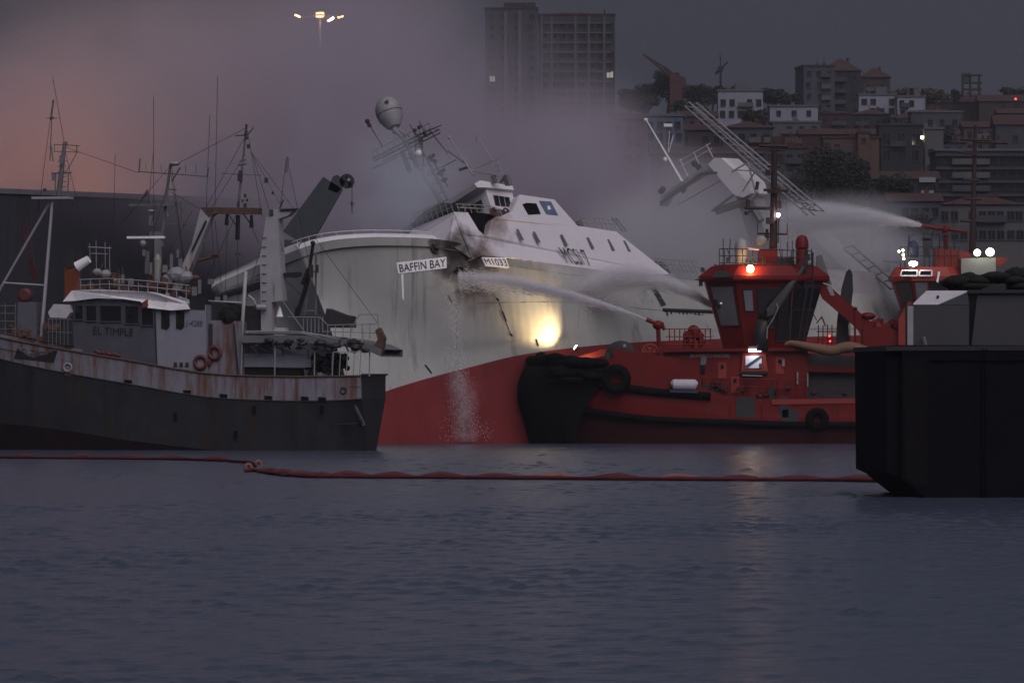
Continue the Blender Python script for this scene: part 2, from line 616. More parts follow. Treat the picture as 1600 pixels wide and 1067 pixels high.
def window_mesh(w, h, frame, pane):
    key = (round(w, 2), round(h, 2), frame, pane)
    if key in WINC:
        return WINC[key]
    b = 0.10
    v, f = [], []
    def box(x0, x1, z0, z1, y0, y1):
        i = len(v)
        v.extend([(x0, y0, z0), (x1, y0, z0), (x1, y0, z1), (x0, y0, z1), (x0, y1, z0), (x1, y1, z0), (x1, y1, z1), (x0, y1, z1)])
        f.extend([(i, i + 1, i + 2, i + 3), (i + 1, i + 5, i + 6, i + 2), (i + 4, i, i + 3, i + 7), (i + 3, i + 2, i + 6, i + 7), (i + 4, i + 5, i + 1, i)])
    box(-w / 2 - b, -w / 2, -b, h + b, -.12, .05); box(w / 2, w / 2 + b, -b, h + b, -.12, .05)
    box(-w / 2, w / 2, h, h + b, -.12, .05); box(-w / 2 - .1, w / 2 + .1, -b - .08, -b, -.2, .05); box(-w / 2, w / 2, -b, 0, -.12, .05)
    box(-.04, .04, 0, h, -.07, .0)
    i = len(v); nf = len(f)
    v.extend([(-w / 2, -.03, 0), (w / 2, -.03, 0), (w / 2, -.03, h), (-w / 2, -.03, h)])
    f.append((i, i + 1, i + 2, i + 3))
    me = bpy.data.meshes.new('window')
    me.from_pydata(v, [], f)
    me.materials.append(frame); me.materials.append(pane)
    me.polygons[nf].material_index = 1
    WINC[key] = me
    return me


def building(name, label, cat, px0, px1, pt, D, wall, depth=10, yaw=0, roof='flat', roofmat='red', rows=3, cols=4, ww=1.0, wh=1.3, top=1.0, pitch=2.9,
             group=None, frame='grey', lit=(), side=0.7, ridge=2.2, parapet=True, skip=.14):
    s = D / FPX
    x0, x1 = (px0 - 800) * s, (px1 - 800) * s
    zt = CAMZ + (HORIZON - pt) * s
    if roof in ('gable', 'hip'):
        zt -= ridge
    zb = hill_z(D) - 2.5
    c = Vector(((x0 + x1) / 2, D + depth / 2, zb))
    root = thing(name, label, cat, c, group)
    w = x1 - x0
    X, Y = Vector((1, 0, 0)), Vector((0, 1, 0))
    MB().box(Vector((c.x, c.y, (zb + zt) / 2)), w, depth, zt - zb).build('wall', WALLS[wall], root)
    m = MB()
    e = 0.45
    T = Vector((c.x, c.y, zt))
    rm = ROOFS[roofmat] if roofmat in ROOFS else WALLS[roofmat]
    if roof == 'flat':
        m.box(T + Z * .2, w + .5, depth + .5, .4)
        if parapet and w > 6:
            rw, rd = w * rnd.uniform(.2, .35), depth * .4
            m.box(T + Z * 1.3 + X * w * rnd.uniform(-.25, .25), rw, rd, 1.8)
    elif roof == 'gable':
        hw, hd = w / 2 + e, depth / 2 + e
        m.prism([T + Vector((-hw, -hd, -.1)), T + Vector((-hw, hd, -.1)), T + Vector((-hw, 0, ridge))], X * 2 * hw)
        m.box(T + Vector((w * .28, 1, ridge * .9)), .7, .7, 1.6)
    else:
        hw, hd = w / 2 + e, depth / 2 + e
        q = [T + Vector((-hw, -hd, 0)), T + Vector((hw, -hd, 0)), T + Vector((hw, hd, 0)), T + Vector((-hw, hd, 0))]
        k = max(0.0, hw - hd) + .3
        r0, r1 = T + Vector((-k, 0, ridge)), T + Vector((k, 0, ridge))
        m.add(q + [r0, r1], [(0, 1, 5, 4), (1, 2, 5), (2, 3, 4, 5), (3, 0, 4), (3, 2, 1, 0)])
        m.box(T + Vector((w * .2, 1, ridge * .8)), .7, .7, 1.8)
    for _ in range(2):
        ax = Vector((c.x + w * rnd.uniform(-.4, .4), c.y + rnd.uniform(-1, 2), zt))
        m.tube([ax, ax + Z * rnd.uniform(1.5, 3.2)], .06, 4); m.box(ax + Z * .5, rnd.uniform(.3, .9), .5, rnd.uniform(.8, 1.6))
    m.build('roof', rm, root)
    if rows > 1 and w > 5 and depth < 18 and rnd.random() < .7:
        bw = w * rnd.uniform(.25, .45); bx_ = x0 + w * rnd.uniform(.25, .75)
        for r in range(rows - 1):
            z_ = zt - top - wh - r * pitch - .25
            q_ = MB(); q_.box(Vector((bx_, D - .5, z_)), bw, 1.1, .14); q_.box(Vector((bx_, D - 1.0, z_ + .5)), bw, .06, .9)
            q_.build('balcony', WALLS['grey' if rnd.random() < .6 else 'cream'], root)
    me = window_mesh(ww, wh, WALLS[frame], M['glass'])
    for r in range(rows):
        z = zt - top - wh - r * pitch
        for k in range(cols):
            if (r, k) not in lit and rnd.random() < skip: continue
            x = x0 + w * (k + .5 + rnd.uniform(-.08, .08)) / cols
            o = bpy.data.objects.new('window', me)
            if (r, k) in lit:
                o.data = window_mesh(ww, wh, WALLS[frame], M['dim_window'])
            COL.objects.link(o); o.parent = root
            o.location = Vector((x, D, z)) - c
    if yaw:
        root.rotation_euler = (0, 0, RAD(yaw))
    return root


# the two slabs of the tower block
tb = building('tower_block', 'tall dark slab of the apartment tower, left and higher of the two, fading into smoke', 'apartment tower', 758, 840, 14, 1600, 'tower', depth=18, skip=0, rows=11, cols=4, ww=1.5, wh=1.5, top=1.6, pitch=2.9, lit=((6, 0),), frame='grey', parapet=False)
s = 1600 / FPX
for px in (790, 812):
    MB().box(Vector(((px - 800) * s, 1599.6, 90)), 1.0, .8, 36).build('pilaster', WALLS['cream'], tb)
MB().box(Vector(((812 - 800) * s, 1606, CAMZ + (590 - 10) * s)), 9, 7, 2.2).build('lift_house', WALLS['dark'], tb)
tb = building('tower_block', 'tall apartment tower slab with a pale grid of bays, right of the pair', 'apartment tower', 842, 961, 24, 1604, 'tower', depth=18, skip=.05, rows=11, cols=8, ww=1.8, wh=1.7, top=2.2, pitch=2.75, frame='grey', lit=((5, 7),), parapet=False)
s = 1604 / FPX
for px in (846, 862, 899, 920, 944):
    MB().box(Vector(((px - 800) * s, 1603.7, 90)), .6, .7, 34).build('pilaster', WALLS['cream'], tb)
for k in range(11):
    MB().box(Vector(((902 - 800) * s, 1603.75, 88 + 18.8 - 2.0 - k * 2.75 + .05)), 19, .6, .35).build('floor_band', WALLS['cream'], tb)
MB().box(Vector(((897 - 800) * s, 1612, CAMZ + (590 - 23) * s)), 8, 6, 1.4).build('lift_house', WALLS['dark'], tb)
MB().tube([Vector(((945 - 800) * s, 1606, CAMZ + (590 - 26) * s)), Vector(((945 - 800) * s, 1606, CAMZ + (590 - 15) * s))], .25).build('chimney', WALLS['dark'], tb)

B = building
B('house', 'pale blue house facade standing behind the leaning ship masts', 'house', 1012, 1070, 182, 1000, 'blue', rows=3, cols=4, ww=.9, wh=1.2, roof='flat', roofmat='grey', parapet=False, pitch=2.0, yaw=-4)
B('house', 'white house with a dark band of windows under its flat roof, beside the hilltop trees', 'house', 1122, 1192, 143, 1350, 'white', rows=2, cols=5, ww=1.1, wh=1.4, top=2.0, pitch=2.7, roofmat='grey', depth=9)
B('house', 'long white flat roofed building with two small windows below the dark apartment block', 'house', 1203, 1278, 167, 1220, 'white', rows=1, cols=3, ww=.8, wh=1.0, top=.9, roofmat='grey', parapet=False, depth=9)
B('house', 'grey beige building under the long white flat roofed one', 'house', 1207, 1282, 192, 1205, 'cream', rows=3, cols=4, top=.8, pitch=2.6, roofmat='grey', parapet=False)
B('apartment_building', 'dark apartment block with eaves, largest on the skyline at right', 'apartment building', 1251, 1300, 104, 1450, 'slate', rows=5, cols=3, top=1.2, depth=14, roofmat='dark', parapet=False, yaw=6)
B('apartment_building', 'tall middle wing of the dark skyline apartments with a raised brown roof', 'apartment building', 1285, 1345, 90, 1458, 'dark', roof='hip', ridge=3.4, rows=5, cols=3, top=1.2, depth=14, lit=())
B('apartment_building', 'brown brick side wing of the skyline apartments with a sloped end', 'apartment building', 1345, 1391, 104, 1462, 'brown', roof='hip', ridge=2.8, rows=3, cols=2, top=2, depth=14)
B('house', 'white terrace house with dark window bays just right of the brown apartment wing', 'house', 1342, 1400, 149, 1400, 'white', rows=2, cols=4, ww=1.2, wh=1.2, top=1.0, pitch=2.3, roofmat='grey', depth=8)
B('house', 'small white house next to the white terrace, under yellowish trees', 'house', 1402, 1446, 152, 1396, 'white', rows=2, cols=3, top=.9, pitch=2.4, roofmat='grey', depth=8)
B('house', 'low house with a long clay tile roof on the skyline at far right', 'house', 1448, 1535, 146, 1480, 'red', roof='gable', ridge=2.2, rows=1, cols=5, top=1, depth=10)
B('house', 'clay roofed house at the right edge of the skyline with one red light', 'house', 1530, 1625, 147, 1470, 'brown', roof='gable', ridge=1.8, rows=1, cols=4, top=1)
B('house', 'grey blue flat block with a plain upper wall in the middle of the hillside', 'house', 1424, 1503, 176, 1250, 'slate', rows=1, cols=4, top=1.6, roofmat='grey', depth=10, parapet=False)
B('house', 'dark red long house above the orange wall', 'house', 1250, 1378, 200, 1150, 'red', rows=1, cols=5, ww=.9, wh=.9, top=1.1, roof='gable', ridge=1.2, depth=9)
B('house', 'orange brown rendered house end with few windows above the round trees', 'house', 1286, 1376, 216, 1100, 'orange', rows=2, cols=2, top=1.2, pitch=2.8, roofmat='red', depth=9, parapet=False)
B('house', 'tall orange chimney like house piece beside the dark red house', 'house', 1341, 1358, 208, 1098, 'orange', rows=1, cols=1, ww=.7, wh=.9, depth=4, parapet=False)
B('house', 'dark narrow house with two tall pale window bays in the middle of the hillside', 'house', 1374, 1442, 196, 1100, 'dark', rows=2, cols=3, ww=1.4, wh=2.2, top=1.6, pitch=3.1, roofmat='dark', frame='grey', parapet=False)
B('house', 'narrow cream house pressed against the dark house with tall bays', 'house', 1446, 1474, 202, 1080, 'cream', rows=3, cols=2, ww=.8, wh=1.1, roofmat='grey', depth=8, parapet=False)
B('house', 'pinkish rendered house below the clay roofed skyline', 'house', 1506, 1556, 188, 1230, 'pink', rows=2, cols=3, top=1.0, roof='gable', ridge=1.4)
B('house', 'grey gable wall at the right edge below the skyline', 'house', 1556, 1640, 178, 1200, 'grey', rows=3, cols=4, top=2.4, roof='gable', ridge=2.2)
lb = B('office_block', 'long dark block with pale horizontal storey bands at the right edge', 'office block', 1462, 1660, 236, 1000, 'dark', rows=4, cols=14, ww=1.1, wh=1.1, top=1.0, pitch=2.35, roofmat='grey', frame='dark', depth=14, parapet=False)
s = 1000 / FPX
for k in range(5):
    MB().box(Vector(((1561 - 800) * s, 999.7, CAMZ + (590 - 246) * s - k * 2.35 + .4)), 22.4, .7, .4).build('storey_band', WALLS['grey'], lb)
B('house', 'low dark harbour house with a white sign board over its door', 'house', 1366, 1466, 266, 900, 'dark', rows=2, cols=6, top=1.2, pitch=2.3, roof='gable', ridge=1.3, frame='dark')
B('house', 'red brown house behind the leaning lattice mast', 'house', 1062, 1128, 192, 1010, 'brown', rows=2, cols=4, top=1.2, roof='gable', ridge=1.2)
B('house', 'dark slate house right of the red brown one behind the mast', 'house', 1130, 1208, 188, 1060, 'slate', rows=3, cols=4, top=1.2, roof='hip', ridge=1.4, frame='dark')
B('house', 'long dark red row of houses low behind the ship gantry', 'house', 1020, 1190, 228, 930, 'red', rows=2, cols=9, top=1.2, pitch=2.5, roof='gable', ridge=1.2, frame='pink')
B('house', 'pale pink low house at the left end of the hillside row', 'house', 960, 1020, 176, 1100, 'pink', rows=3, cols=4, top=1.3, roof='gable', ridge=1.2)
B('house', 'grey harbour house low between the mast of the near tug and the round trees', 'house', 1196, 1258, 232, 960, 'grey', rows=3, cols=4, top=1.0, pitch=2.4, roofmat='red')
lab_a = ['brown', 'slate', 'cream', 'pink', 'grey', 'red', 'dark']
fill = [(1205, 1250, 214, 1130), (1470, 1510, 212, 1150), (1190, 1215, 182, 1300), (1395, 1440, 176, 1330), (1448, 1480, 170, 1350), (1280, 1330, 178, 1330), (1330, 1392, 170, 1345), (1560, 1610, 168, 1340), (1390, 1470, 300, 850), (1470, 1600, 306, 860), (1060, 1120, 172, 1180)]
fl = ['cream house half hidden under the grey beige building', 'slate grey house squeezed above the banded block', 'small cream house left of the long white building', 'pink walled house under the white terrace houses',
      'small grey house left of the tile roofs', 'dark red house directly below the skyline apartments', 'dark house below the brown apartment wing', 'brown house under the right skyline roofs',
      'low slate harbour shed at the foot of the slope', 'long low cream harbour shed at the foot of the slope', 'pinkish house below the hilltop trees']
fw = ['cream', 'slate', 'cream', 'pink', 'grey', 'red', 'dark', 'brown', 'slate', 'cream', 'pink']
for (a, b, t, D), l, w in zip(fill, fl, fw):
    B('house', l, 'house', a, b, t, D, w, rows=2, cols=max(2, int((b - a) / 14)), top=1.1, roof=rnd.choice(['gable', 'flat', 'hip']), ridge=1.3, frame='grey', parapet=False)
for px, py, D, w, h in ((1449, 281, 899.5, 2.6, .8), (1449, 300, 899.5, 2.0, .5)):
    MB().box(at(px, py, D), w, .15, h).build('sign_board', WALLS['white'], origin=at(px, py, D))
for o in list(COL.objects):
    if o.name.startswith('sign_board'):
        tag(o, 'white sign board on the low harbour house, ' + ('upper and wider of two' if o.name == 'sign_board' else 'lower and narrower of two'), 'sign')

# steel water tank frame and small lights of the town
fr = thing('roof_frame', 'dark green steel tank frame standing on the skyline roofs', 'steel frame', at(1520, 152, 1475))
m = MB()
for px in (1504, 1516, 1530):
    m.tube([at(px, 152, 1475), at(px, 116, 1475)], .35)
for py in (118, 130, 140):
    m.tube([at(1502, py, 1475), at(1534, py, 1475)], .3)
m.build('frame', WALLS['dark'], fr)
MB().box(at(1510, 121, 1476), 2.2, 2, 2.2).build('tank', WALLS['slate'], fr)
for px, py, D, c, l in ((1441, 215, 1085, 'warm_lamp', 'tiny warm street light among the dark hillside houses'), (1587, 155, 1460, 'red_lamp', 'tiny red light on the far right skyline roof')):
    t = thing('street_light', l, 'street light', at(px, py + 8, D))
    MB().tube([at(px, py + 14, D), at(px, py, D)], .09).build('pole', WALLS['dark'], t)
    MB().ball(at(px, py, D), .30, n=8, m=6).build('lamp_globe', M[c], t)


# ------------------------------------------------------------------ trees
M['leaf'] = paint('leaf_dark', (0.018, 0.022, 0.018), rough=0.9, var=0.5, scale=0.6)
M['leaf2'] = paint('leaf_olive', (0.055, 0.052, 0.030), rough=0.9, var=0.5, scale=0.6)
M['bark'] = paint('bark', (0.03, 0.024, 0.02), rough=0.95, var=0.4)


def crown_mesh(name, rx, ry, rz, n, leaf, seed, mat):
    r = random.Random(seed)
    v, f = [], []
    lobes = [(Vector((r.uniform(-.55, .55) * rx, r.uniform(-.5, .5) * ry, r.uniform(-.45, .5) * rz)), r.uniform(.38, .62)) for _ in range(11)]
    for _ in range(n):
        c, k = r.choice(lobes)
        d = Vector((r.gauss(0, 1), r.gauss(0, 1), r.gauss(0, 1))).normalized() * (r.random() ** .35)
        p = c + Vector((d.x * rx * k, d.y * ry * k, d.z * rz * k))
        a = Vector((r.gauss(0, 1), r.gauss(0, 1), r.gauss(0, .6))).normalized()
        b = a.cross(Vector((r.gauss(0, 1), r.gauss(0, 1), r.gauss(0, 1)))).normalized()
        q = leaf * r.uniform(.6, 1.3)
        i = len(v)
        v += [tuple(p - a * q), tuple(p + b * q * .6), tuple(p + a * q), tuple(p - b * q * .6)]
        f.append((i, i + 1, i + 2, i + 3))
    me = bpy.data.meshes.new(name)
    me.from_pydata(v, [], f)
    me.materials.append(mat)
    return me


def tree(label, px, ptop, pbot, wpx, D, mat='leaf', n=1400, seed=1, group=None, name='tree'):
    s = D / FPX
    base = at(px, pbot, D)
    h = (pbot - ptop) * s
    rx = wpx * s / 2
    rz = h * .42
    root = thing(name, label, 'tree', base - Z * .5, group)
    m = MB()
    m.tube([base - Z * .5, base + Z * h * .3 + Vector((.1 * rx, 0, 0)), base + Z * h * .75], [h * .035, h * .026, h * .01], 7)
    for k in range(5):
        a = k * 1.3
        m.tube([base + Z * h * .3, base + Z * h * .45 + Vector((math.cos(a), math.sin(a), 0)) * rx * .3, base + Z * h * .65 + Vector((math.cos(a), math.sin(a), 0)) * rx * .65], [h * .018, h * .012, h * .005], 5)
    m.build('trunk', M['bark'], root)
    o = bpy.data.objects.new('crown', crown_mesh('crown', rx, rx, rz, int(n * 1.7), max(.25, 2.2 * s), seed, M[mat]))
    COL.objects.link(o)
    o.parent = root
    o.location = Z * (.5 + h * .6)
    return root


tree('round dark tree on the hilltop beside the red crane', 1043, 108, 175, 60, 1390, n=2000, seed=3)
hz = [(985, 138, 178, 44, 1420), (1012, 132, 176, 50, 1410), (1085, 132, 178, 58, 1430), (1112, 130, 176, 50, 1440), (1145, 136, 178, 46, 1430), (1208, 136, 172, 56, 1400), (1236, 146, 175, 36, 1390), (1000, 150, 186, 60, 1300), (1070, 150, 190, 50, 1290)]
hl = ['low dark tree at the left end of the hilltop row', 'dark tree just left of the round hilltop tree', 'dark tree right of the red crane', 'dark tree under the small far tower crane', 'low tree left of the white band windowed house',
      'wide dark tree between the white house and the skyline apartments', 'small dark tree left of the skyline apartments', 'broad tree below the hilltop row at its left', 'tree below the foot of the red crane']
for k, (a, l) in enumerate(zip(hz, hl)):
    tree(l, *a, n=1100, seed=20 + k, group='trees along the hilltop')
tree('big round dark tree in front of the orange house, left of two', 1293, 226, 345, 86, 860, n=3200, seed=5)
tree('big dark tree with a lower top in front of the orange house, right of two', 1336, 240, 350, 62, 850, n=2400, seed=6)
tree('yellowish olive tree behind the small white house', 1415, 136, 168, 62, 1420, 'leaf2', n=1200, seed=7)
tree('olive tree on the skyline left of the tile roofs', 1462, 138, 166, 54, 1430, 'leaf2', n=1000, seed=8)
tree('narrow dark tree beside the steel tank frame', 1494, 138, 166, 16, 1440, n=500, seed=9)
tree('dark tree behind the far right street light', 1585, 136, 166, 50, 1500, n=900, seed=10)
tree('dark bushy tree above the dark house with tall bays', 1398, 180, 214, 60, 1180, n=1100, seed=12)
tree('dark tree between the grey blue block and the banded block', 1470, 196, 236, 54, 1130, n=1100, seed=13)
tree('dark tree left of the long white building', 1180, 170, 206, 50, 1230, n=1000, seed=14)
low = [(1395, 270, 330, 60, 880), (1235, 262, 340, 50, 900), (1420, 330, 380, 70, 820)]
for k, (a, l) in enumerate(zip(low, ['low dark tree right of the two big round trees', 'dark tree just left of the two big round trees', 'low dark tree at the foot of the slope under the harbour house'])):
    tree(l, *a, n=1300, seed=40 + k)

# ------------------------------------------------------------------ cranes on the hill
M['crane_red'] = paint('crane_red', (0.05, 0.018, 0.015), rough=0.7, var=0.3)
cr = thing('red_crane', 'dark red crane with a slanting boom on the wooded hilltop', 'crane', at(1056, 178, 1330))
MB().box(at(1056, 156, 1330), 2.8, 2.5, 7).build('tower', M['crane_red'], cr)
MB().prism([at(1044, 112, 1330), at(1072, 122, 1330), at(1070, 136, 1330), at(1048, 134, 1330)], Vector((0, 2.4, 0))).build('cab', M['crane_red'], cr)
m = MB()
a, b = at(1005, 85, 1330), at(1048, 116, 1330)
m.tube([a, b + Z * .7], .18, 5); m.tube([a, b - Z * .7], .22, 5)
for k in range(7):
    t = k / 7 + .05
    m.tube([a.lerp(b + Z * .7, t), a.lerp(b - Z * .7, min(1, t + .1))], .12, 4)
m.build('boom', M['crane_red'], cr)
cr = thing('tower_crane', 'tiny grey tower crane with a raised jib on the skyline', 'crane', at(1126, 140, 1700))
m = MB(); m.tube([at(1126, 140, 1700), at(1126, 106, 1700)], .35, 4); m.tube([at(1126, 110, 1700), at(1125, 86, 1700)], .16, 4)
m.build('mast', WALLS['dark'], cr)
MB().tube([at(1118, 116, 1700), at(1137, 97, 1700)], [.5, .2], 4).build('jib', WALLS['dark'], cr)
MB().box(at(1126, 108, 1700), 1.6, 1.2, 1.4).build('cab', WALLS['dark'], cr)

# ------------------------------------------------------------------ high mast lights on the quay
hm = thing('high_mast_light', 'tall harbour floodlight mast with four glowing heads, its pole lost in smoke', 'floodlight mast', Vector((at(500, 590, 600).x, 600, 2.7)))
D = 600
MB().tube([Vector((at(500, 590, D).x, D, 2.7)), at(500, 20, D)], [.28, .12], 8).build('pole', M['grey'], hm)
MB().ring(at(500, 26, D), Z, 2.0, .08).build('head_ring', M['grey'], hm)
for px, py, w, h, tilt, kd in ((465, 25.5, .62, .20, -.45, 'sodium'), (500, 23.5, .85, .55, 0, 'sodium'), (517, 31, .75, .22, .6, 'warm_lamp'), (532, 27, .65, .18, .25, 'sodium')):
    A = Vector((math.cos(tilt), 0, math.sin(tilt))); U = Vector((-math.sin(tilt), 0, math.cos(tilt)))
    h_ = MB().box(at(px, py, D - .5) + U * .22, w * 1.1, .9, .12, A=A, U=U).build('lamp_housing', M['dark'], hm)
    MB().box(at(px, py, D - .8), w, .3, h, A=A, U=U).build('lamp_glass', M[kd], h_)
lamp('high_mast_glow', at(500, 34, D - 2), 1500, (1.0, 0.6, 0.3), .6)

yl = thing('yard_light', 'sodium floodlight on a post behind the grey warehouse', 'floodlight', Vector((at(-10, 590, 572).x, 572, 2.7)))
yp = at(-10, 332, 572)
MB().tube([Vector((yp.x, 572, 2.7)), yp], .12).build('post', M['grey'], yl)
MB().box(yp + Z * .2, .8, .5, .2).build('lamp_housing', M['dark'], yl)
MB().box(yp + Z * .07, .6, .4, .06).build('lamp_glass', M['sodium'], yl)
lamp('yard_glow', yp + Z * .6, 6200, (1.0, 0.34, 0.06), .4)
y2 = clone_tree(yl, (9.5, 3, -.3))  # unseen copy of the lamp, added to broaden the glow in the smoke
y2['label'] = 'unseen second sodium floodlight added behind the warehouse to widen the glow'
yl['group'] = y2['group'] = 'yard light behind the warehouse and its added unseen copy'
lamp('yard_glow', yp + Vector((9.5, 3, .3)), 4300, (1.0, 0.34, 0.07), .4)

# ------------------------------------------------------------------ the listing ship
LIST = 24.0
_tmp = Frame((0, 0, 0), yaw=48, roll=LIST)
BF = Frame(at(468, 389, 431) - _tmp.N * 7.0, yaw=48, roll=LIST)
HALF = 7.0
stem_top = BF.p(468, 389, 7)
ship = thing('listing_ship', 'large grey and white fishing ship heeling far over, smoke around its bridge', 'fishing ship', (stem_top.x + 8, stem_top.y + 6, 0))
SO = OFF[ship.name]


def dent(m):
    """shell plating: frames that show through as shallow dents, and plate seams"""
    N, L = m.node_tree.nodes, m.node_tree.links
    b = [n for n in N if n.type == 'BSDF_PRINCIPLED'][0]
    tc = [n for n in N if n.type == 'TEX_COORD'][0]
    mp = N.new('ShaderNodeMapping'); mp.inputs['Rotation'].default_value = (0, 0, RAD(-48)); L.new(tc.outputs['Object'], mp.inputs[0])
    w = N.new('ShaderNodeTexWave'); w.wave_type = 'BANDS'; w.bands_direction = 'X'; w.inputs['Scale'].default_value = .42; w.inputs['Distortion'].default_value = 1.2; w.inputs['Detail'].default_value = 2
    L.new(mp.outputs[0], w.inputs['Vector'])
    n = N.new('ShaderNodeTexNoise'); n.inputs['Scale'].default_value = .8; n.inputs['Detail'].default_value = 3; L.new(tc.outputs['Object'], n.inputs['Vector'])
    a = N.new('ShaderNodeMath'); a.operation = 'ADD'; L.new(w.outputs['Fac'], a.inputs[0]); L.new(n.outputs['Fac'], a.inputs[1])
    bp = N.new('ShaderNodeBump'); bp.inputs['Strength'].default_value = .3; bp.inputs['Distance'].default_value = .03
    L.new(a.outputs[0], bp.inputs['Height']); L.new(bp.outputs[0], b.inputs['Normal'])


def soot_paint(name, col, spots, **kw):
    """A ship paint with burn stains of fixed place and shape on it: spots = (world point, radius, strength, colour)."""
    m = paint(name, col, **kw)
    N, L = m.node_tree.nodes, m.node_tree.links
    b = [n for n in N if n.type == 'BSDF_PRINCIPLED'][0]
    cur = b.inputs['Base Color'].links[0].from_socket
    tc = [n for n in N if n.type == 'TEX_COORD'][0]
    nz = N.new('ShaderNodeTexNoise'); nz.inputs['Scale'].default_value = 0.9; nz.inputs['Detail'].default_value = 5
    L.new(tc.outputs['Object'], nz.inputs['Vector'])
    for p, r, k, c in spots:
        d = N.new('ShaderNodeVectorMath'); d.operation = 'DISTANCE'
        L.new(tc.outputs['Object'], d.inputs[0]); d.inputs[1].default_value = tuple(p - SO)
        dv = N.new('ShaderNodeMath'); dv.operation = 'DIVIDE'; L.new(d.outputs['Value'], dv.inputs[0]); dv.inputs[1].default_value = r
        ad = N.new('ShaderNodeMath'); ad.operation = 'MULTIPLY_ADD'; L.new(nz.outputs['Fac'], ad.inputs[0]); ad.inputs[1].default_value = 1.3; L.new(dv.outputs[0], ad.inputs[2])
        mr = N.new('ShaderNodeMapRange'); mr.inputs[1].default_value = 1.45; mr.inputs[2].default_value = 0.75; mr.inputs[3].default_value = 0; mr.inputs[4].default_value = k
        L.new(ad.outputs[0], mr.inputs[0])
        mx = N.new('ShaderNodeMix'); mx.data_type = 'RGBA'
        L.new(mr.outputs[0], mx.inputs[0]); L.new(cur, mx.inputs[6]); mx.inputs[7].default_value = (*c, 1)
        cur = mx.outputs[2]
    L.new(cur, b.inputs['Base Color'])
    return m


SOOT = (0.010, 0.007, 0.006); SCORCH = (0.10, 0.055, 0.035)
# stations from the stem aft: rim, two side heights, boot line, bottom (pixel x, pixel y, distance in from the port side plane)
ST = [
    [(468, 389, 7.0), (500, 470, 7.0), (530, 555, 7.0), (548, 631, 7.0), (556, 716, 7.0)],
    [(500, 379, 5.3), (530, 465, 6.0), (560, 550, 6.5), (578, 621, 6.7), (586, 716, 6.8)],
    [(545, 372.5, 3.6), (575, 462, 4.8), (598, 540, 5.7), (612, 608, 6.1), (620, 716, 6.5)],
    [(610, 370.5, 2.2), (635, 460, 3.5), (655, 530, 4.6), (668, 591, 5.2), (676, 716, 6.0)],
    [(700, 376, .9), (712, 458, 2.0), (724, 527, 3.1), (733, 574, 3.8), (742, 716, 5.2)],
    [(800, 402, .15), (808, 470, .8), (815, 525, 1.6), (822, 553, 2.0), (834, 716, 3.8)],
    [(950, 424, 0), (952, 480, .1), (956, 520, .4), (960, 537, .5), (976, 716, 2.0)],
    [(1100, 440, 0), (1102, 490, 0), (1106, 516, .1), (1108, 530, .2), (1118, 716, 1.0)],
    [(1260, 452, 0), (1262, 492, 0), (1264, 514, 0), (1266, 526, .1), (1272, 716, .8)],
    [(1420, 464, 0), (1420, 492, 0), (1420, 512, 0), (1420, 522, .1), (1424, 716, .8)],
]
NS = 6
cols = []
for j in range(5):
    cols.append(catmull([st[j] for st in ST], NS))
stations = [catmull([cols[j][i] for j in range(5)], 5) for i in range(len(cols[0]))]
port = [[BF.p(*q) for q in stn] for stn in stations]
# the starboard bow flares out beyond the stem: rim points of the first stations, then the same breadth carried aft
_sr = {1: (442, 399, 9.0), 2: (388, 421, 12.6), 3: (331, 457, 16.0)}
_off = [Vector((0, 0, 0))] + [BF.p(*_sr[k]) - BF.p(*ST[k][0]) for k in (1, 2, 3)]
_off += [_off[3] + (BF.N * 16.5 - _off[3]) * min(1, (k - 3) / 2) for k in range(4, len(ST))]
_offs = catmull([tuple(v) for v in _off], NS)
stbd = []
for stn, ov in zip(stations, _offs):
    row = []
    for k, q in enumerate(stn):
        t = k / 20
        row.append(BF.p(*q) + Vector(ov) * (1 - t) ** 1.5 + BF.N * 2 * (HALF - q[2]) * (1 - (1 - t) ** 1.5))
    stbd.append(row)
KB = 15   # boot line row
from mathutils.bvhtree import BVHTree
_vs, _fs = [], []
for i, r in enumerate(port):
    _vs += r
_w = len(port[0])
_bvh = BVHTree.FromPolygons([tuple(v) for v in _vs], [(i * _w + j, i * _w + j + 1, (i + 1) * _w + j + 1, (i + 1) * _w + j) for i in range(len(port) - 1) for j in range(_w - 1)])


def oh(px, py, lift=.03):
    """the point of the hull's port side on a sight line, lifted off the plating"""
    d = ray(px, py).normalized()
    loc, nrm, _, _ = _bvh.ray_cast(CAM, d)
    if loc is None:
        return BF.p(px, py, 0)
    if nrm.dot(d) > 0: nrm = -nrm
    return loc + nrm * lift


def sheet(c00, c10, c01, c11, nx, lift, name, mat, parent=None):
    """a thin plate bent to the hull: pixel corners bottom left, bottom right, top left, top right"""
    m = MB()
    def P(u, v, l):
        a = (c00[0] + (c10[0] - c00[0]) * u, c00[1] + (c10[1] - c00[1]) * u); b = (c01[0] + (c11[0] - c01[0]) * u, c01[1] + (c11[1] - c01[1]) * u)
        return oh(a[0] + (b[0] - a[0]) * v, a[1] + (b[1] - a[1]) * v, l)
    f = [[P(k / nx, v, lift) for v in (0, .25, .5, .75, 1)] for k in range(nx + 1)]
    bk = [[P(k / nx, v, .005) for v in (0, .25, .5, .75, 1)] for k in range(nx + 1)]
    m.grid(f)
    m.grid([r[:1] + q[:1] for r, q in zip(f, bk)]); m.grid([r[-1:] + q[-1:] for r, q in zip(f, bk)])
    m.grid([f[0], bk[0]]); m.grid([f[-1], bk[-1]])
    return m.build(name, mat, parent or ship)


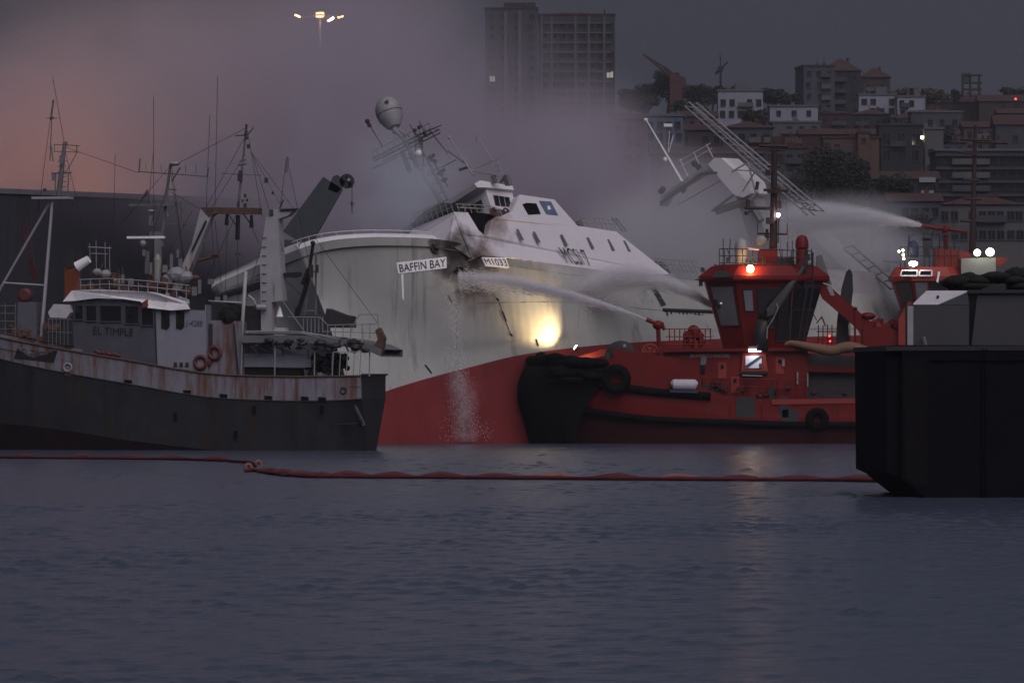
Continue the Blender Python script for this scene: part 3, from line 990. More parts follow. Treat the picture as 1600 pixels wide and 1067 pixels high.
def hull_letters(text, c00, c10, c01, c11, mat, lift):
    o = lettering(ship, text, Vector((0, 0, 0)), Vector((1, 0, 0)), Vector((0, 0, 1)), mat, Vector((0, 0, 0)))
    for v in o.data.vertices:
        u, w = (v.co + SO).x, (v.co + SO).z
        a = (c00[0] + (c10[0] - c00[0]) * u, c00[1] + (c10[1] - c00[1]) * u); b = (c01[0] + (c11[0] - c01[0]) * u, c01[1] + (c11[1] - c01[1]) * u)
        v.co = oh(a[0] + (b[0] - a[0]) * w, a[1] + (b[1] - a[1]) * w, lift) - SO
M['ship_olive'] = soot_paint('topsides_with_burns', (0.285, 0.288, 0.272), [(oh(732, 405), 5.0, .9, SCORCH), (oh(735, 402), 3.8, .98, SOOT), (oh(716, 396), 3.4, .95, SOOT), (oh(704, 382), 2.6, .9, SOOT)],
                             rough=0.5, var=0.14, scale=0.25, grime=0.42, rust=.04, rustcol=(.13, .085, .06), streak=0.07, spec=.3)
dent(M['ship_olive'])
M['ship_white'] = soot_paint('superstructure_with_burns', (0.57, 0.545, 0.58), [(BF.p(770, 350, .3), 2.6, .85, (0.13, 0.065, 0.05)), (BF.p(746, 402, .5), 3.4, .9, (0.14, 0.08, 0.045)), (BF.p(728, 392, .5), 3.2, .97, SOOT)],
                             rough=0.45, var=0.06, grime=0.12)

hm_ = MB()
hm_.grid([r[:KB + 1] for r in port]); hm_.grid([r[:KB + 1] for r in stbd])
hm_.add([port[-1][i] for i in range(KB + 1)] + [stbd[-1][i] for i in range(KB, -1, -1)], [tuple(range(2 * KB + 2))])
hull = hm_.build('hull', M['ship_olive'], ship, smooth=40)
b_ = MB()
b_.grid([r[KB:] for r in port]); b_.grid([r[KB:] for r in stbd])
b_.build('bottom_paint', M['red_boot'], ship, smooth=40)
dk = MB()
dk.grid([[p[0] - BF.U * .7, s[0] - BF.U * .7] for p, s in zip(port, stbd)])
dk.build('deck', M['grey'], ship)
# white bulwark cap standing above the rim at the bow
cap = MB()
n0 = NS * 4
cap.grid([[p[0], p[0] + BF.U * .42 + BF.N * .25, p[0] + BF.U * .42 + BF.N * .55] for p in port[:n0]])
cap.grid([[p[0], p[0] + BF.U * .42 - BF.N * .25, p[0] + BF.U * .42 - BF.N * .55] for p in stbd[:n0]])
cap.build('bulwark_cap', M['white_clean'], ship, smooth=True)
rl = MB()
rl.tube([p[0] + BF.U * .8 + BF.N * .5 for p in port[:n0]], .03, 5)
for p in port[2:n0:3]:
    rl.tube([p[0] + BF.U * .4 + BF.N * .5, p[0] + BF.U * .8 + BF.N * .5], .018, 4)
rl.build('bow_rail', M['white_clean'], ship)
# thin rubbing line along the side and a boot-top weld line
rb = MB()
rb.tube([oh(x, y, .0) for x, y in ((745, 474), (770, 473.5), (790, 473), (820, 472.5), (850, 472), (905, 473), (1000, 482), (1100, 492))], .03, 5)
rb.build('weld_line', M['grey'], ship)


def bpoly(pts, name, mat, depth=.06, lift=0.0, parent=ship, dy=0.0, smooth=False):
    q = [BF.p(p[0], p[1], (p[2] if len(p) > 2 else dy) - lift) for p in pts]
    return MB().prism(q, BF.N * depth).build(name, mat, parent)


def bt(m, a, b, r, dy=0.0, n=5, dyb=None):
    m.tube([BF.p(a[0], a[1], dy), BF.p(b[0], b[1], dy if dyb is None else dyb)], r, n)


# superstructure
wall = bpoly([(709, 331, .55), (731, 332, .4), (748, 360, .3), (757, 368, .3), (763, 367, .3), (768, 345, .2), (775, 338, .1), (904, 353, -.05), (963, 362, -.05), (1047, 429, -.05),
              (950, 424.5, -.05), (800, 403, .05), (752, 399, .35), (738, 405, .45), (722, 366, .5)], 'superstructure_wall', M['ship_white'], depth=11)
bpoly([(728, 330, .9), (778, 336, .9), (772, 372, .9), (750, 372, .9)], 'burnt_opening', M['soot'], depth=4)
fb = [BF.p(709, 331, .55), BF.p(646, 357, 5.2), BF.p(630, 376, 5.6), BF.p(700, 380, 1.0), BF.p(738, 405, .5)]
MB().prism(fb, BF.A * .12 + BF.N * .02).build('front_bulkhead', M['ship_white'], ship)
# dark wind screen and rail above the front bulkhead
sc = [BF.p(646, 356.5, 5.2), BF.p(642, 350, 5.5), BF.p(664, 329, 4.2), BF.p(690, 317, 2.3), BF.p(716, 318, .7), BF.p(726, 331, .45), BF.p(709, 330.5, .55)]
MB().prism(sc, BF.A * .1).build('wind_screen', M['net'], ship)
m = MB()
for k in range(9):
    t = k / 8
    a = sc[0].lerp(sc[6], t); m.tube([a - BF.A * .05, a + BF.U * (1.15 if 0 < k < 8 else .7) - BF.A * .05], .03, 4)
for h in (.35, .7, 1.05):
    m.tube([sc[0] + BF.U * h - BF.A * .06, sc[6] + BF.U * h - BF.A * .06], .025, 4)
m.build('screen_rail', M['pale'], ship)
# bridge
br = bpoly([(757, 291), (799, 295), (810, 341), (772, 338)], 'bridge', M['ship_white'], depth=8.2, dy=.9)
bpoly([(741, 287), (750, 282), (801, 291), (803, 297), (760, 293), (746, 293)], 'bridge_roof', M['white_clean'], depth=9.2, dy=.6)
for k in range(3):
    x = 771 + k * 8.6
    bpoly([(x, 305 + k * 1.2), (x + 7.6, 306 + k * 1.2), (x + 10.6, 322 + k * .9), (x + 3.4, 321 + k * .9)], 'bridge_window', M['glass'], depth=.08, dy=.9, lift=.04)
for (x, y, d) in ((752, 312, 1.3), (739, 318, 2.3), (726, 325, 3.3)):
    a = BF.p(x, y, d)
    MB().prism([a, a + BF.N * .8, a + BF.N * .8 - BF.U * .75, a - BF.U * .75], -BF.A * .06 + BF.A * 0).build('bridge_window', M['glass'], ship)
m = MB()
for a, b in (((712, 319), (762, 321)), ((762, 321), (812, 337)), ((714, 324), (765, 327)), ((765, 327), (813, 341))):
    bt(m, a, b, .035, dy=.2)
for k in range(11):
    x = 714 + k * 9.6
    y = 319 + (max(0, x - 762) * .32) + (x - 714) * .04
    bt(m, (x, y), (x + 4, y + 13), .03, dy=.2, n=4)
m.build('bridge_rail', M['pale'], ship)
bpoly([(764, 325), (800, 331), (802, 340), (766, 336)], 'rail_canvas', M['grey_house'], depth=.04, dy=.35)
# second cabin
bpoly([(776, 341), (800, 330), (812, 304), (866, 312), (906, 357)], 'aft_cabin', M['ship_white'], depth=7, dy=.02)
bpoly([(817, 319), (823, 317), (838, 318), (845, 334), (826, 335)], 'cabin_window', M['soot'], depth=.08, lift=.05)
w_ = bpoly([(843, 314), (861, 315), (872, 336), (854, 334)], 'cabin_window', M['blueglass'], depth=.08, lift=.05)
bpoly([(855, 322), (859, 322), (861, 327), (857, 328)], 'star_mark', M['white'], depth=.03, lift=.08)
# slit windows
for x, y in ((812, 366), (838, 370), (881, 374.5), (922, 379), (954, 382), (979, 384)):
    q = [(x - 5, y - 8), (x - 2, y - 8), (x + 7, y + 9), (x + 3, y + 9)]
    bpoly(q, 'slit_window', M['grey'], depth=.06, dy=-.06, lift=.03)
bpoly([(1016, 447), (1023, 446), (1041, 476), (1034, 479)], 'side_slot', M['dark'], depth=.1, lift=.05)
m = MB(); bt(m, (1036, 484), (1118, 487), .14, dy=-.05)
for k in range(12):
    bt(m, (1042 + k * 6.2, 485), (1043 + k * 6.2, 488 + rnd.random() * 5), .07, dy=-.05, n=4)
m.build('fairlead_strip', M['dark'], ship)
# rails on the superstructure top and aft deck
m = MB()
for y in (0, 7):
    bt(m, (908, 340 + y), (968, 344 + y), .03, dy=.3)
for k in range(9):
    bt(m, (907 + k * 7, 340 + k * .5), (915 + k * 7, 356 + k * .5), .028, dy=.3, n=4)
bt(m, (956, 340), (973, 361), .06, dy=.25); bt(m, (962, 340), (978, 360), .06, dy=.25)
for k in range(5):
    bt(m, (957 + k * 4, 343 + k * 4.6), (963 + k * 4, 342.4 + k * 4.6), .035, dy=.25, n=4)
for y in (0, 8, 15):
    bt(m, (1022 + y * .6, 404 + y), (1088, 409 + y), .03, dy=.1)
for k in range(10):
    bt(m, (1024 + k * 7, 404 + k * .5), (1034 + k * 7, 424 + k * .5), .028, dy=.1, n=4)
m.build('deck_rail', M['pale'], ship)
bpoly([(1024, 408), (1036, 408), (1048, 427), (1036, 428)], 'winch', M['grey'], depth=1.2, dy=.2)
bpoly([(902, 350), (908, 342), (913, 352), (918, 356)], 'deck_box', M['grey'], depth=1.0, dy=.3)
# plates with the names
sheet((622, 428), (697.5, 419), (619, 410.5), (697, 401.5), 8, .05, 'name_plate', M['white'])
hull_letters('BAFFIN BAY', (624.5, 425), (695.5, 416.5), (622.5, 413.5), (695, 404), M['letter'], .09)
sheet((757, 416), (794, 419.5), (751, 402.5), (789, 403.5), 6, .14, 'number_plate', M['white'])
hull_letters('M1033', (758, 413.5), (791.5, 417), (753, 404.5), (787, 405.8), M['letter'], .18)
lettering(ship, 'MCSI 7', BF.p(886, 411, -.05), BF.p(926, 415.5, -.05), BF.p(871, 386, -.05), M['letter'], -BF.N * .04)
# hawse hole, burnt hole, streaks and draught marks
h = oh(679, 388, .05)
MB().ring(h, BF.N, .36, .07).build('hawse_rim', M['dark'], ship, smooth=True)
MB().lathe(h - BF.N * .02, BF.N, [(.34, 0), (.34, .2)], 14).build('hawse_pipe', M['soot'], ship)
MB().add([oh(718 + 9 * math.cos(a) * (1 + .25 * math.sin(3 * a)), 423 + 6 * math.sin(a), .04) for a in [k * math.pi / 8 for k in range(16)]], [tuple(range(16))]).build('burnt_hole', M['soot'], ship)
sheet((628.5, 466), (631, 470), (626.5, 428), (630, 428), 1, .03, 'paint_run', M['white'])
for a, b in (((776, 466), (779, 470)), ((785, 487), (791, 502)), ((797, 521), (800, 525)), ((700, 462), (706, 472)), ((838, 530), (841, 541)), ((664, 570), (674, 583))):
    MB().tube([oh(*a, .02), oh((a[0] + b[0]) / 2, (a[1] + b[1]) / 2, .03), oh(*b, .02)], .07, 5).build('hull_mark', M['dark'], ship)
MB().tube([oh(780, 472, .02), oh(788, 497, .02), oh(797, 520, .02)], .02, 4).build('hull_mark', M['dark'], ship)

# antenna mast over the bridge: its own plane across the ship
TF = Frame(BF.p(700, 300, 5.0), A=-BF.N, U=BF.U)
MX, MU, MD = TF.A, TF.U, TF.N


def tt(m, a, b, r, d=0.0, n=5, r2=None):
    m.tube([TF.p(a[0], a[1], d), TF.p(b[0], b[1], d)], r, n, r2=r2)


am = MB()
tt(am, (690, 318), (628, 214), .22, n=8, r2=.12)
tt(am, (700, 314), (652, 218), .10)
for k in range(7):
    t = k / 7
    tt(am, (690 - 62 * t, 318 - 104 * t), (700 - 50 * t, 314 - 98 * t), .05)
am.build('mast', M['grey'], ship)
m = MB()
a, b = TF.p(583, 247, 0), TF.p(673, 202, 0)
d_ = (b - a).normalized(); u_ = TF.N.cross(d_).normalized()
u_ = u_ if u_.z > 0 else -u_
for z in (0, -.28):
    m.tube([a + u_ * z, b + u_ * z], .06, 5); m.tube([a + u_ * z + TF.N * 1.0, b + u_ * z + TF.N * 1.0], .06, 5)
for k in range(12):
    q = a.lerp(b, k / 11); m.tube([q, q - u_ * .28], .035, 4); m.tube([q, q + TF.N * 1.0], .035, 4)
    m.tube([q, q + u_ * (.55 if k % 2 else .4)], .025, 4)
m.tube([a + u_ * .5, b + u_ * .5], .025, 4)
tt(m, (582, 264), (622, 245), .05); tt(m, (625, 244), (648, 250), .05)
m.build('platform', M['grey'], ship)
rd = MB()
c = TF.p(607, 173, .4)
rd.ball(c, 1.05, 1.05, 1.15, 18, 12, U=MU, A=MX)
rd.lathe(c - MU * 1.45, MU, [(.55, 0), (.72, .25), (.98, .75), (1.06, 1.3)], 18)
rd.lathe(c - MU * 1.9, MU, [(.25, 0), (.22, .9)], 10)
rd.tube([c - MU * 1.7, TF.p(631, 216, .3)], .2, 10)
for q_ in ((618, 226), (640, 214)): rd.tube([c - MU * 1.5, TF.p(*q_, .1)], .06, 5)
rdo = rd.build('radome', M['pale'], ship, smooth=50)
m = MB()
m.ring(c - MU * .25, MU, 1.03, .05, 20)
m.box(c + MX * .72 + MU * .35 - MD * .78, .45, .1, .22, A=MX, N=MD, U=MU)
m.build('radome_band', M['grey'], ship)
m = MB()
tt(m, (576, 193), (598, 230), .045); m.ball(TF.p(574, 190), .2); m.ball(TF.p(577, 196), .18)
for x, y, x2, y2 in ((640, 195, 660, 228), (655, 190, 668, 215), (650, 212, 690, 196), (645, 205, 662, 220), (660, 222, 662, 262), (650, 222, 648, 262), (672, 205, 700, 240), (700, 236, 735, 262), (690, 262, 712, 250), (672, 268, 688, 262)):
    tt(m, (x, y), (x2, y2), .04)
for x, y in ((655, 199), (648, 204), (663, 208), (657, 219), (671, 246), (677, 243), (675, 250), (680, 252), (688, 268), (693, 266), (690, 273), (685, 271), (692, 282), (696, 280)):
    m.ball(TF.p(x, y, -.1), .17, n=7, m=5)
tt(m, (672, 244), (700, 292), .06); tt(m, (628, 236), (640, 268), .2); tt(m, (640, 240), (655, 262), .15)
tt(m, (718, 266), (730, 262), .12)
tag(m.build('mast_lights', M['dark'], ship), kind='stuff')
m = MB()
tt(m, (703, 216), (740, 274), .07, r2=.10); m.ball(TF.p(702, 215), .14)
tt(m, (745, 212), (775, 258), .05); tt(m, (745, 212), (744, 222), .035)
tt(m, (775, 246), (790, 290), .05); tt(m, (765, 250), (783, 286), .04)
for k in range(5): tt(m, (767 + k * 4, 253 + k * 8), (777 + k * 3, 250 + k * 8), .03)
tt(m, (740, 268), (778, 274), .05); tt(m, (742, 264), (780, 248), .03)
tt(m, (640, 160), (704, 250), .012); tt(m, (690, 160), (760, 262), .012); tt(m, (545, 165), (600, 262), .012)
m.build('whip_aerials', M['pale'], ship)
MB().ball(TF.p(655, 240), .35, .35, .3, U=MU, A=MX).build('searchlight', M['white'], ship)
m = MB()
tt(m, (782, 286), (790, 274), .12); m.box(TF.p(793, 282), .4, .4, .8, A=MX, N=MD, U=MU); m.box(TF.p(772, 280), .3, .3, .6, A=MX, N=MD, U=MU)
m.build('roof_fittings', M['grey'], ship)

# after gantry and masts, farther along the ship
GF = Frame(BF.p(1120, 330, 6.5), A=-BF.N, U=BF.U)


def gt(m, a, b, r, d=0.0, n=5, r2=None):
    m.tube([GF.p(a[0], a[1], d), GF.p(b[0], b[1], d)], r, n, r2=r2)


def gpoly(pts, name, mat, th, d=0.0):
    return MB().prism([GF.p(x, y, d) for x, y in pts], GF.N * th).build(name, mat, ship)


gpoly([(1106, 257), (1116, 247), (1127, 247), (1168, 284), (1174, 302), (1160, 309), (1146, 304), (1126, 281)], 'gantry_head', M['white_clean'], 2.2)
gpoly([(1112, 252), (1124, 262), (1100, 268), (1038, 306), (1030, 322), (1033, 306), (1088, 268)], 'gantry_arm', M['pale'], 1.2, .2)
m = MB()
gt(m, (1033, 318), (1096, 272), .16, -.1); gt(m, (1096, 272), (1120, 270), .10, -.1)
for x, y in ((1033, 299), (1036, 296), (1088, 258), (1085, 256), (1092, 262), (1068, 297)):
    m.ball(GF.p(x, y, .3), .26, n=8, m=6, jit=.2)
m.build('gantry_blocks', M['dark'], ship)
gpoly([(1150, 306), (1172, 303), (1222, 430), (1190, 436)], 'gantry_column', M['pale'], 1.6, .6)
m = MB()
gt(m, (1147, 304), (1112, 330), .12); gt(m, (1120, 330), (1170, 314), .35, .5); gt(m, (1170, 312), (1190, 345), .3, .5); gt(m, (1126, 282), (1060, 320), .05)
m.build('gantry_leg', M['grey'], ship)
m = MB()
gt(m, (1010, 188), (1066, 284), .05, -1, r2=.14); gt(m, (1045, 238), (1052, 212), .05, -1); gt(m, (1044, 238), (1046, 205), .03, -1)
m.ball(GF.p(1009, 188, -1), .18); m.ball(GF.p(1040, 250, -1), .25)
m.box(GF.p(1044, 196, -1), .7, .3, .25)
gt(m, (1058, 254), (1110, 224), .03); gt(m, (1060, 262), (1112, 232), .03); gt(m, (1062, 248), (1075, 276), .03); gt(m, (1104, 226), (1114, 246), .03)
gt(m, (1084, 238), (1092, 256), .03)
m.build('signal_pole', M['white_clean'], ship)


def lattice(name, a0, a1, b0, b1, n, r, d, mat):
    m = MB()
    A0, A1, B0, B1 = [GF.p(x, y, d) for x, y in (a0, a1, b0, b1)]
    dd = GF.N * .9
    for s in (0, 1):
        m.tube([A0 + dd * s, A1 + dd * s], r, 5); m.tube([B0 + dd * s, B1 + dd * s], r, 5)
        for k in range(n):
            t, u = k / n, (k + 1) / n
            m.tube([A0.lerp(A1, t) + dd * s, B0.lerp(B1, t) + dd * s], r * .6, 4)
            m.tube([A0.lerp(A1, t) + dd * s, B0.lerp(B1, u) + dd * s], r * .5, 4)
    m.build(name, mat, ship)


lattice('boom_lattice', (1070, 166), (1262, 336), (1077, 160), (1277, 330), 17, .07, .4, M['pale'])
m = MB()
gt(m, (1165, 256), (1144, 268), .07); gt(m, (1165, 256), (1196, 280), .07); gt(m, (1150, 266), (1190, 268), .05); gt(m, (1168, 252), (1180, 300), .09); gt(m, (1180, 268), (1160, 300), .07)
gt(m, (1184, 300), (1168, 318), .18)
m.build('stay_frame', M['pale'], ship)
SF = Frame(BF.p(1300, 430, 5.0), A=-BF.N, U=BF.U)
MB().prism([SF.p(*q) for q in ((1236, 348), (1252, 352), (1346, 448), (1352, 470), (1312, 468), (1264, 408))], SF.N * 3).build('stern_gantry', M['canvas'], ship)
m = MB()
P = lambda x, y: SF.p(x, y, -1)
for a, b in (((1318, 388), (1392, 452)), ((1332, 384), (1404, 446))):
    m.tube([P(*a), P(*b)], .09, 5)
for k in range(7):
    t = k / 6
    m.tube([P(1318 + 74 * t, 388 + 64 * t), P(1332 + 72 * t, 384 + 62 * t)], .05, 4)
m.build('stern_ladder', M['grey'], ship)
bpoly([(1240, 418), (1420, 428), (1420, 468), (1250, 454)], 'stern_bulwark', M['pale'], depth=.3, dy=.1)
m = MB(); bt(m, (1391, 410), (1389, 470), .05, dy=.4); bt(m, (1380, 408), (1404, 410), .07, dy=.4)
m.build('stern_light_post', M['grey'], ship)

# lifebuoys on the bridge rail
for k, (x, y, l) in enumerate(((772, 331, 'red lifebuoy on the listing ship bridge rail, nearer the bow'), (791, 331, 'red lifebuoy on the listing ship bridge rail, nearer the stern'))):
    c = BF.p(x, y, .1)
    o = MB().ring(c, BF.N, .28, .08, 14, 6).build('lifebuoy', M['buoy_red'], origin=c, smooth=True)
    tag(o, l, 'lifebuoy', 'lifebuoys on the bridge rail')

# harbour crane arm reaching out of the smoke behind the bow
D = 476
cr = thing('quay_crane', 'dark thick telescopic crane arm with a hanging hook, half lost in smoke behind the bow', 'crane', Vector((at(470, 590, D).x, D, 0)))
a, b = at(462, 375, D), at(520, 286, D)
dr = (b - a).normalized(); nn = Vector((-dr.z, 0, dr.x))
M['crane_dark'] = paint('crane_slate_paint', (0.030, 0.036, 0.045), rough=0.6, var=0.25)
MB().prism([a - nn * 1.3, b - nn * .95, b + nn * .95, a + nn * 1.3], Vector((0, 1.9, 0))).build('arm', M['crane_dark'], cr)
MB().prism([at(512, 296, D), at(520, 276, D), at(527, 273, D), at(540, 284, D), at(528, 302, D)], Vector((0, 1.5, 0))).build('arm_head', M['crane_dark'], cr)
s_ = MB().lathe(at(542, 283, D), Vector((0, 1, 0)), [(.62, 0), (.62, 1.0)], 14).build('sheave', M['black'], cr)
MB().lathe(at(545, 281, D) - Vector((0, .03, 0)), Vector((0, 1, 0)), [(.14, 0), (.14, .2)], 8).build('sheave_hub', M['pale'], cr)
MB().prism([at(540, 275, D), at(550, 283, D), at(551, 292, D), at(545, 294, D)], Vector((0, 1, 0))).build('arm_tip', M['black'], cr)
MB().tube([at(550, 290, D), at(550, 318, D)], .03, 4).build('cable', M['dark'], cr)
m = MB(); m.ball(at(550, 318, D), .14, .14, .22, 8, 6); m.tube([at(550, 320, D), at(550, 334, D)], [.07, .04], 5)
m.build('hook', M['dark'], cr)
MB().box(Vector((at(455, 590, D).x, D + 1, 8.0)), 3.0, 3, 17).build('column', M['crane_dark'], cr)

# ------------------------------------------------------------------ rusty fishing boat at left
EF = Frame(at(570, 704, 388), yaw=-14)
boat = thing('fishing_boat', 'rusty dark green and white fishing boat with gallows and masts before the warehouse', 'fishing boat', (EF.O.x - 12, EF.O.y + 6, 0))
HB = 3.4


def ep(x, y, dy=0.0): return EF.p(x, y, dy)


def epoly(pts, name, mat, depth=.06, dy=0.0, lift=0.0, parent=None):
    q = [EF.p(p[0], p[1], (p[2] if len(p) > 2 else dy) - lift) for p in pts]
    return MB().prism(q, EF.N * depth).build(name, mat, parent or boat)


def et(m, a, b, r, dy=0.0, n=5, r2=None, dyb=None):
    m.tube([EF.p(a[0], a[1], dy), EF.p(b[0], b[1], dy if dyb is None else dyb)], r, n, r2=r2)


EST = [  # rim, lower edge of the white band, boot line, bottom
    [(-190, 470, 3.4), (-180, 505, 3.4), (-150, 655, 3.4), (-140, 722, 3.4)],
    [(-120, 498, 1.8), (-112, 530, 2.0), (-95, 655, 2.6), (-90, 722, 2.9)],
    [(0, 527, .5), (5, 562, .6), (10, 662, 1.1), (12, 722, 1.8)],
    [(100, 546, .12), (104, 583, .15), (106, 673, .4), (108, 722, 1.0)],
    [(200, 563, 0), (202, 600, 0), (203, 688, .2), (205, 722, .7)],
    [(320, 583, 0), (321, 620, 0), (322, 702, .2), (324, 722, .6)],
    [(430, 588, 0), (431, 626, 0), (432, 709, .3), (434, 722, .7)],
    [(510, 588, .05), (511, 626, .05), (514, 711, .8), (518, 722, 1.3)],
    [(564, 587, .2), (565, 623, .3), (576, 704, 2.4), (579, 722, 3.0)],
]
cols = [catmull([s[j] for s in EST], 6) for j in range(4)]
def seg(a, b, n): return [tuple(x + (y - x) * k / n for x, y in zip(a, b)) for k in range(n + 1)]
def sweep(j, n):
    P, S = [], []
    for i in range(len(cols[0])):
        r = seg(cols[j][i], cols[j + 1][i], n)
        P.append([EF.p(*q) for q in r]); S.append([EF.p(*q) + EF.N * 2 * (HB - q[2]) for q in r])
    return P, S
mats = (M['white_rusty'], M['hull_green'], M['hull_brown'])
for j, nm in enumerate(('bulwark', 'hull', 'bottom_paint')):
    P, S = sweep(j, 4)
    m = MB(); m.grid(P); m.grid(S)
    m.build(nm, mats[j], boat, smooth=40)
    q = P[-1] + S[-1][::-1]
    MB().add(q, [tuple(range(len(q)))]).build('transom', M['hull_green'] if j else M['dark'], boat)
    if j == 0: RIMP, RIMS = [p[0] for p in P], [s[0] for s in S]; BANDP = [p[-1] for p in P]
m = MB(); m.grid([[a - Z * .75, b - Z * .75] for a, b in zip(RIMP, RIMS)]); m.build('deck', M['rust'], boat)
m = MB()
m.tube([p - EF.N * .03 for p in RIMP], .07, 6); m.tube(RIMS, .07, 6)
m.build('rail_cap', M['rust'], boat, smooth=True)
m = MB(); m.tube([p - EF.N * .02 for p in BANDP], .05, 5); m.tube([EF.p(x, y, .55) for x, y in ((455, 664), (500, 665), (560, 661))], .04, 5)
m.build('rubbing_strake', M['dark'], boat)
MB().prism([RIMP[-1] + Z * .02, RIMS[-1] + Z * .02, RIMS[-1] + Z * .02 + EF.A * .16, RIMP[-1] + Z * .02 + EF.A * .16], Z * .12).build('transom_cap', M['dark'], boat)
# scuppers along the lower edge of the white band, freeing ports, marks, plates
for k, (x, y) in enumerate(((200, 598), (292, 614), (349, 620), (419, 623), (476, 624), (503, 625))):
    epoly([(x - 6, y - 5), (x + 6, y - 4), (x + 6, y + 3), (x - 6, y + 2)], 'scupper', M['soot'], depth=.05, lift=.04)
for x, y in ((397, 641), (503, 641), (274, 651), (368, 680)):
    epoly([(x - 3, y - 7), (x + 3, y - 7), (x + 3, y + 6), (x - 3, y + 6)], 'hull_port', M['soot'], depth=.03, dy=.22, lift=.24)
np_ = epoly([(28, 540, .42), (90, 548, .2), (84, 567, .22), (22, 560, .46)], 'bow_plate', M['black'], depth=.04, lift=.06)
lettering(boat, 'EL TIMPLE', EF.p(34, 557.5, .44), EF.p(78, 563, .25), EF.p(36, 545, .4), M['hull_green'], -EF.N * .09)
m = MB(); m.ring(EF.p(106, 574, .12) - EF.N * .05, EF.N, .28, .07, 14, 6); m.build('fairlead', M['pale'], boat, smooth=True)
epoly([(100, 578), (108, 578), (110, 588), (101, 586)], 'rust_stain', M['rust'], depth=.02, dy=.14, lift=.03)
m = MB(); m.ring(EF.p(537, 610, .12) - EF.N * .06, EF.N, .2, .05, 12, 5); m.build('fairlead', M['dark'], boat)
m = MB(); et(m, (544, 618), (566, 662), .10, dy=.3, dyb=1.0); m.build('stern_chain', M['dark'], boat)
m = MB(); et(m, (551, 622), (568, 664), .14, dy=.35, dyb=1.2); m.build('stern_pipe', M['grey'], boat)
# deckhouse
M['band_white'] = M['white_dirty']
epoly([(240, 470), (322, 476), (322, 582), (242, 570)], 'deckhouse', M['house_lit_white'], depth=4.6, dy=.55)
fr_ = [EF.p(112, 470, 2.3), EF.p(240, 470, .5), EF.p(243, 570, .5), EF.p(116, 556, 2.3)]
MB().prism(fr_, EF.N * 2.6).build('wheelhouse', M['grey_house'], boat)  # greyer than the deckhouse side, the shade on this face painted in
epoly([(322, 500), (378, 502), (378, 588), (322, 583)], 'companionway', M['white_rusty'], depth=3.8, dy=1.1)
epoly([(323, 506), (332, 506), (332, 560), (325, 560)], 'companion_door', M['dark'], depth=.06, dy=1.1, lift=.05)
epoly([(112, 544, 2.0), (128, 546, 2.0), (128, 560, 2.0), (112, 556, 2.0)], 'house_step', M['white_dirty'], depth=2)
def wface(x, y, lift):
    t = (x - 112) / 128.0
    return EF.p(x, y, 2.3 - 1.8 * t - lift)
for x0, x1, y0, y1 in ((116, 130, 476, 500), (134, 151, 477, 502), (156, 190, 477, 503), (195, 217, 478, 506), (221, 240, 481, 509)):
    q = [wface(x0, y0, .06), wface(x1, y0 + 1, .06), wface(x1, y1, .06), wface(x0, y1, .06)]
    o = MB().prism(q, EF.N * .09).build('wheelhouse_window', M['glass'], boat)
    m = MB()
    for i in range(4): m.tube([q[i] - EF.N * .02, q[(i + 1) % 4] - EF.N * .02], .035, 4)
    m.build('window_frame', M['grey_house'], o)
for x0, x1 in ((252, 265), (275, 288)):
    o = epoly([(x0, 485), (x1, 486), (x1, 510), (x1 - 4, 515), (x0, 513)], 'side_window', M['glass'], depth=.08, dy=.55, lift=.05)
lettering(boat, 'EL TIMPLE', wface(146, 522, .05), wface(208, 525, .05), wface(146, 510.5, .05), M['letter'], -EF.N * .02)
lettering(boat, 'J-4288', EF.p(290, 512, .55), EF.p(316, 513.5, .55), EF.p(291, 500, .55), M['letter_blue'], -EF.N * .03)
for k in range(3): epoly([(272 + k * 9, 566), (276 + k * 9, 566), (277 + k * 9, 573), (271 + k * 9, 573)], 'house_foot', M['dark'], depth=.05, dy=.55, lift=.06)
m = MB(); et(m, (242, 481), (245, 572), .05, dy=.48); et(m, (365, 505), (372, 585), .06, dy=.9); m.build('downpipe', M['dark'], boat)
roof = [(98, 471), (112, 454), (152, 452), (230, 456), (246, 460), (290, 475), (295, 483), (268, 485), (231, 481), (219, 471), (190, 467), (150, 466), (118, 470)]
q = [EF.p(x, y, 2.3 - 1.8 * min(1, max(0, (x - 112) / 128.0)) - .35) for x, y in roof]
MB().prism(q, EF.N * 4.4).build('house_roof', M['white'], boat)
epoly([(296, 465), (320, 466), (320, 484), (296, 483)], 'roof_locker', M['black'], depth=1.5, dy=.5)
epoly([(222, 473, .2), (229, 468, .2), (231, 478, .2), (222, 482, .2)], 'side_lamp', M['orange'], depth=.3)
# roof rail and clutter
m = MB()
for y in (0, 9):
    m.tube([EF.p(x, yy + y, .9) for x, yy in ((124, 437), (170, 435), (230, 439), (296, 446))], .028, 4)
for k in range(12):
    et(m, (126 + k * 15, 436 + k * .8), (126 + k * 15, 455 + k * 1.2), .025, dy=.9, n=4)
m.build('roof_rail', M['mast_white'], boat)
r2 = random.Random(5)
cl = MB()
for k in range(46):
    x = r2.uniform(126, 300)
    y = 452 - r2.random() ** 1.6 * 26
    c = EF.p(x, y + (x - 126) * .06, r2.uniform(1.3, 2.8)); s_ = r2.uniform(.14, .5)
    if k % 3 == 0: cl.ball(c, s_ * .7, s_ * .6, s_ * .8, 7, 5, jit=.3)
    elif k % 3 == 1: cl.box(c, s_, s_, s_ * 1.1, A=Vector((math.cos(k), math.sin(k), 0)), N=Vector((-math.sin(k), math.cos(k), 0)))
    else: cl.tube([c, c + Vector((r2.uniform(-.4, .4), 0, r2.uniform(.3, 1.1)))], .05, 5)
tag(cl.build('roof_clutter', M['rust'], boat), kind='stuff')
cl = MB()
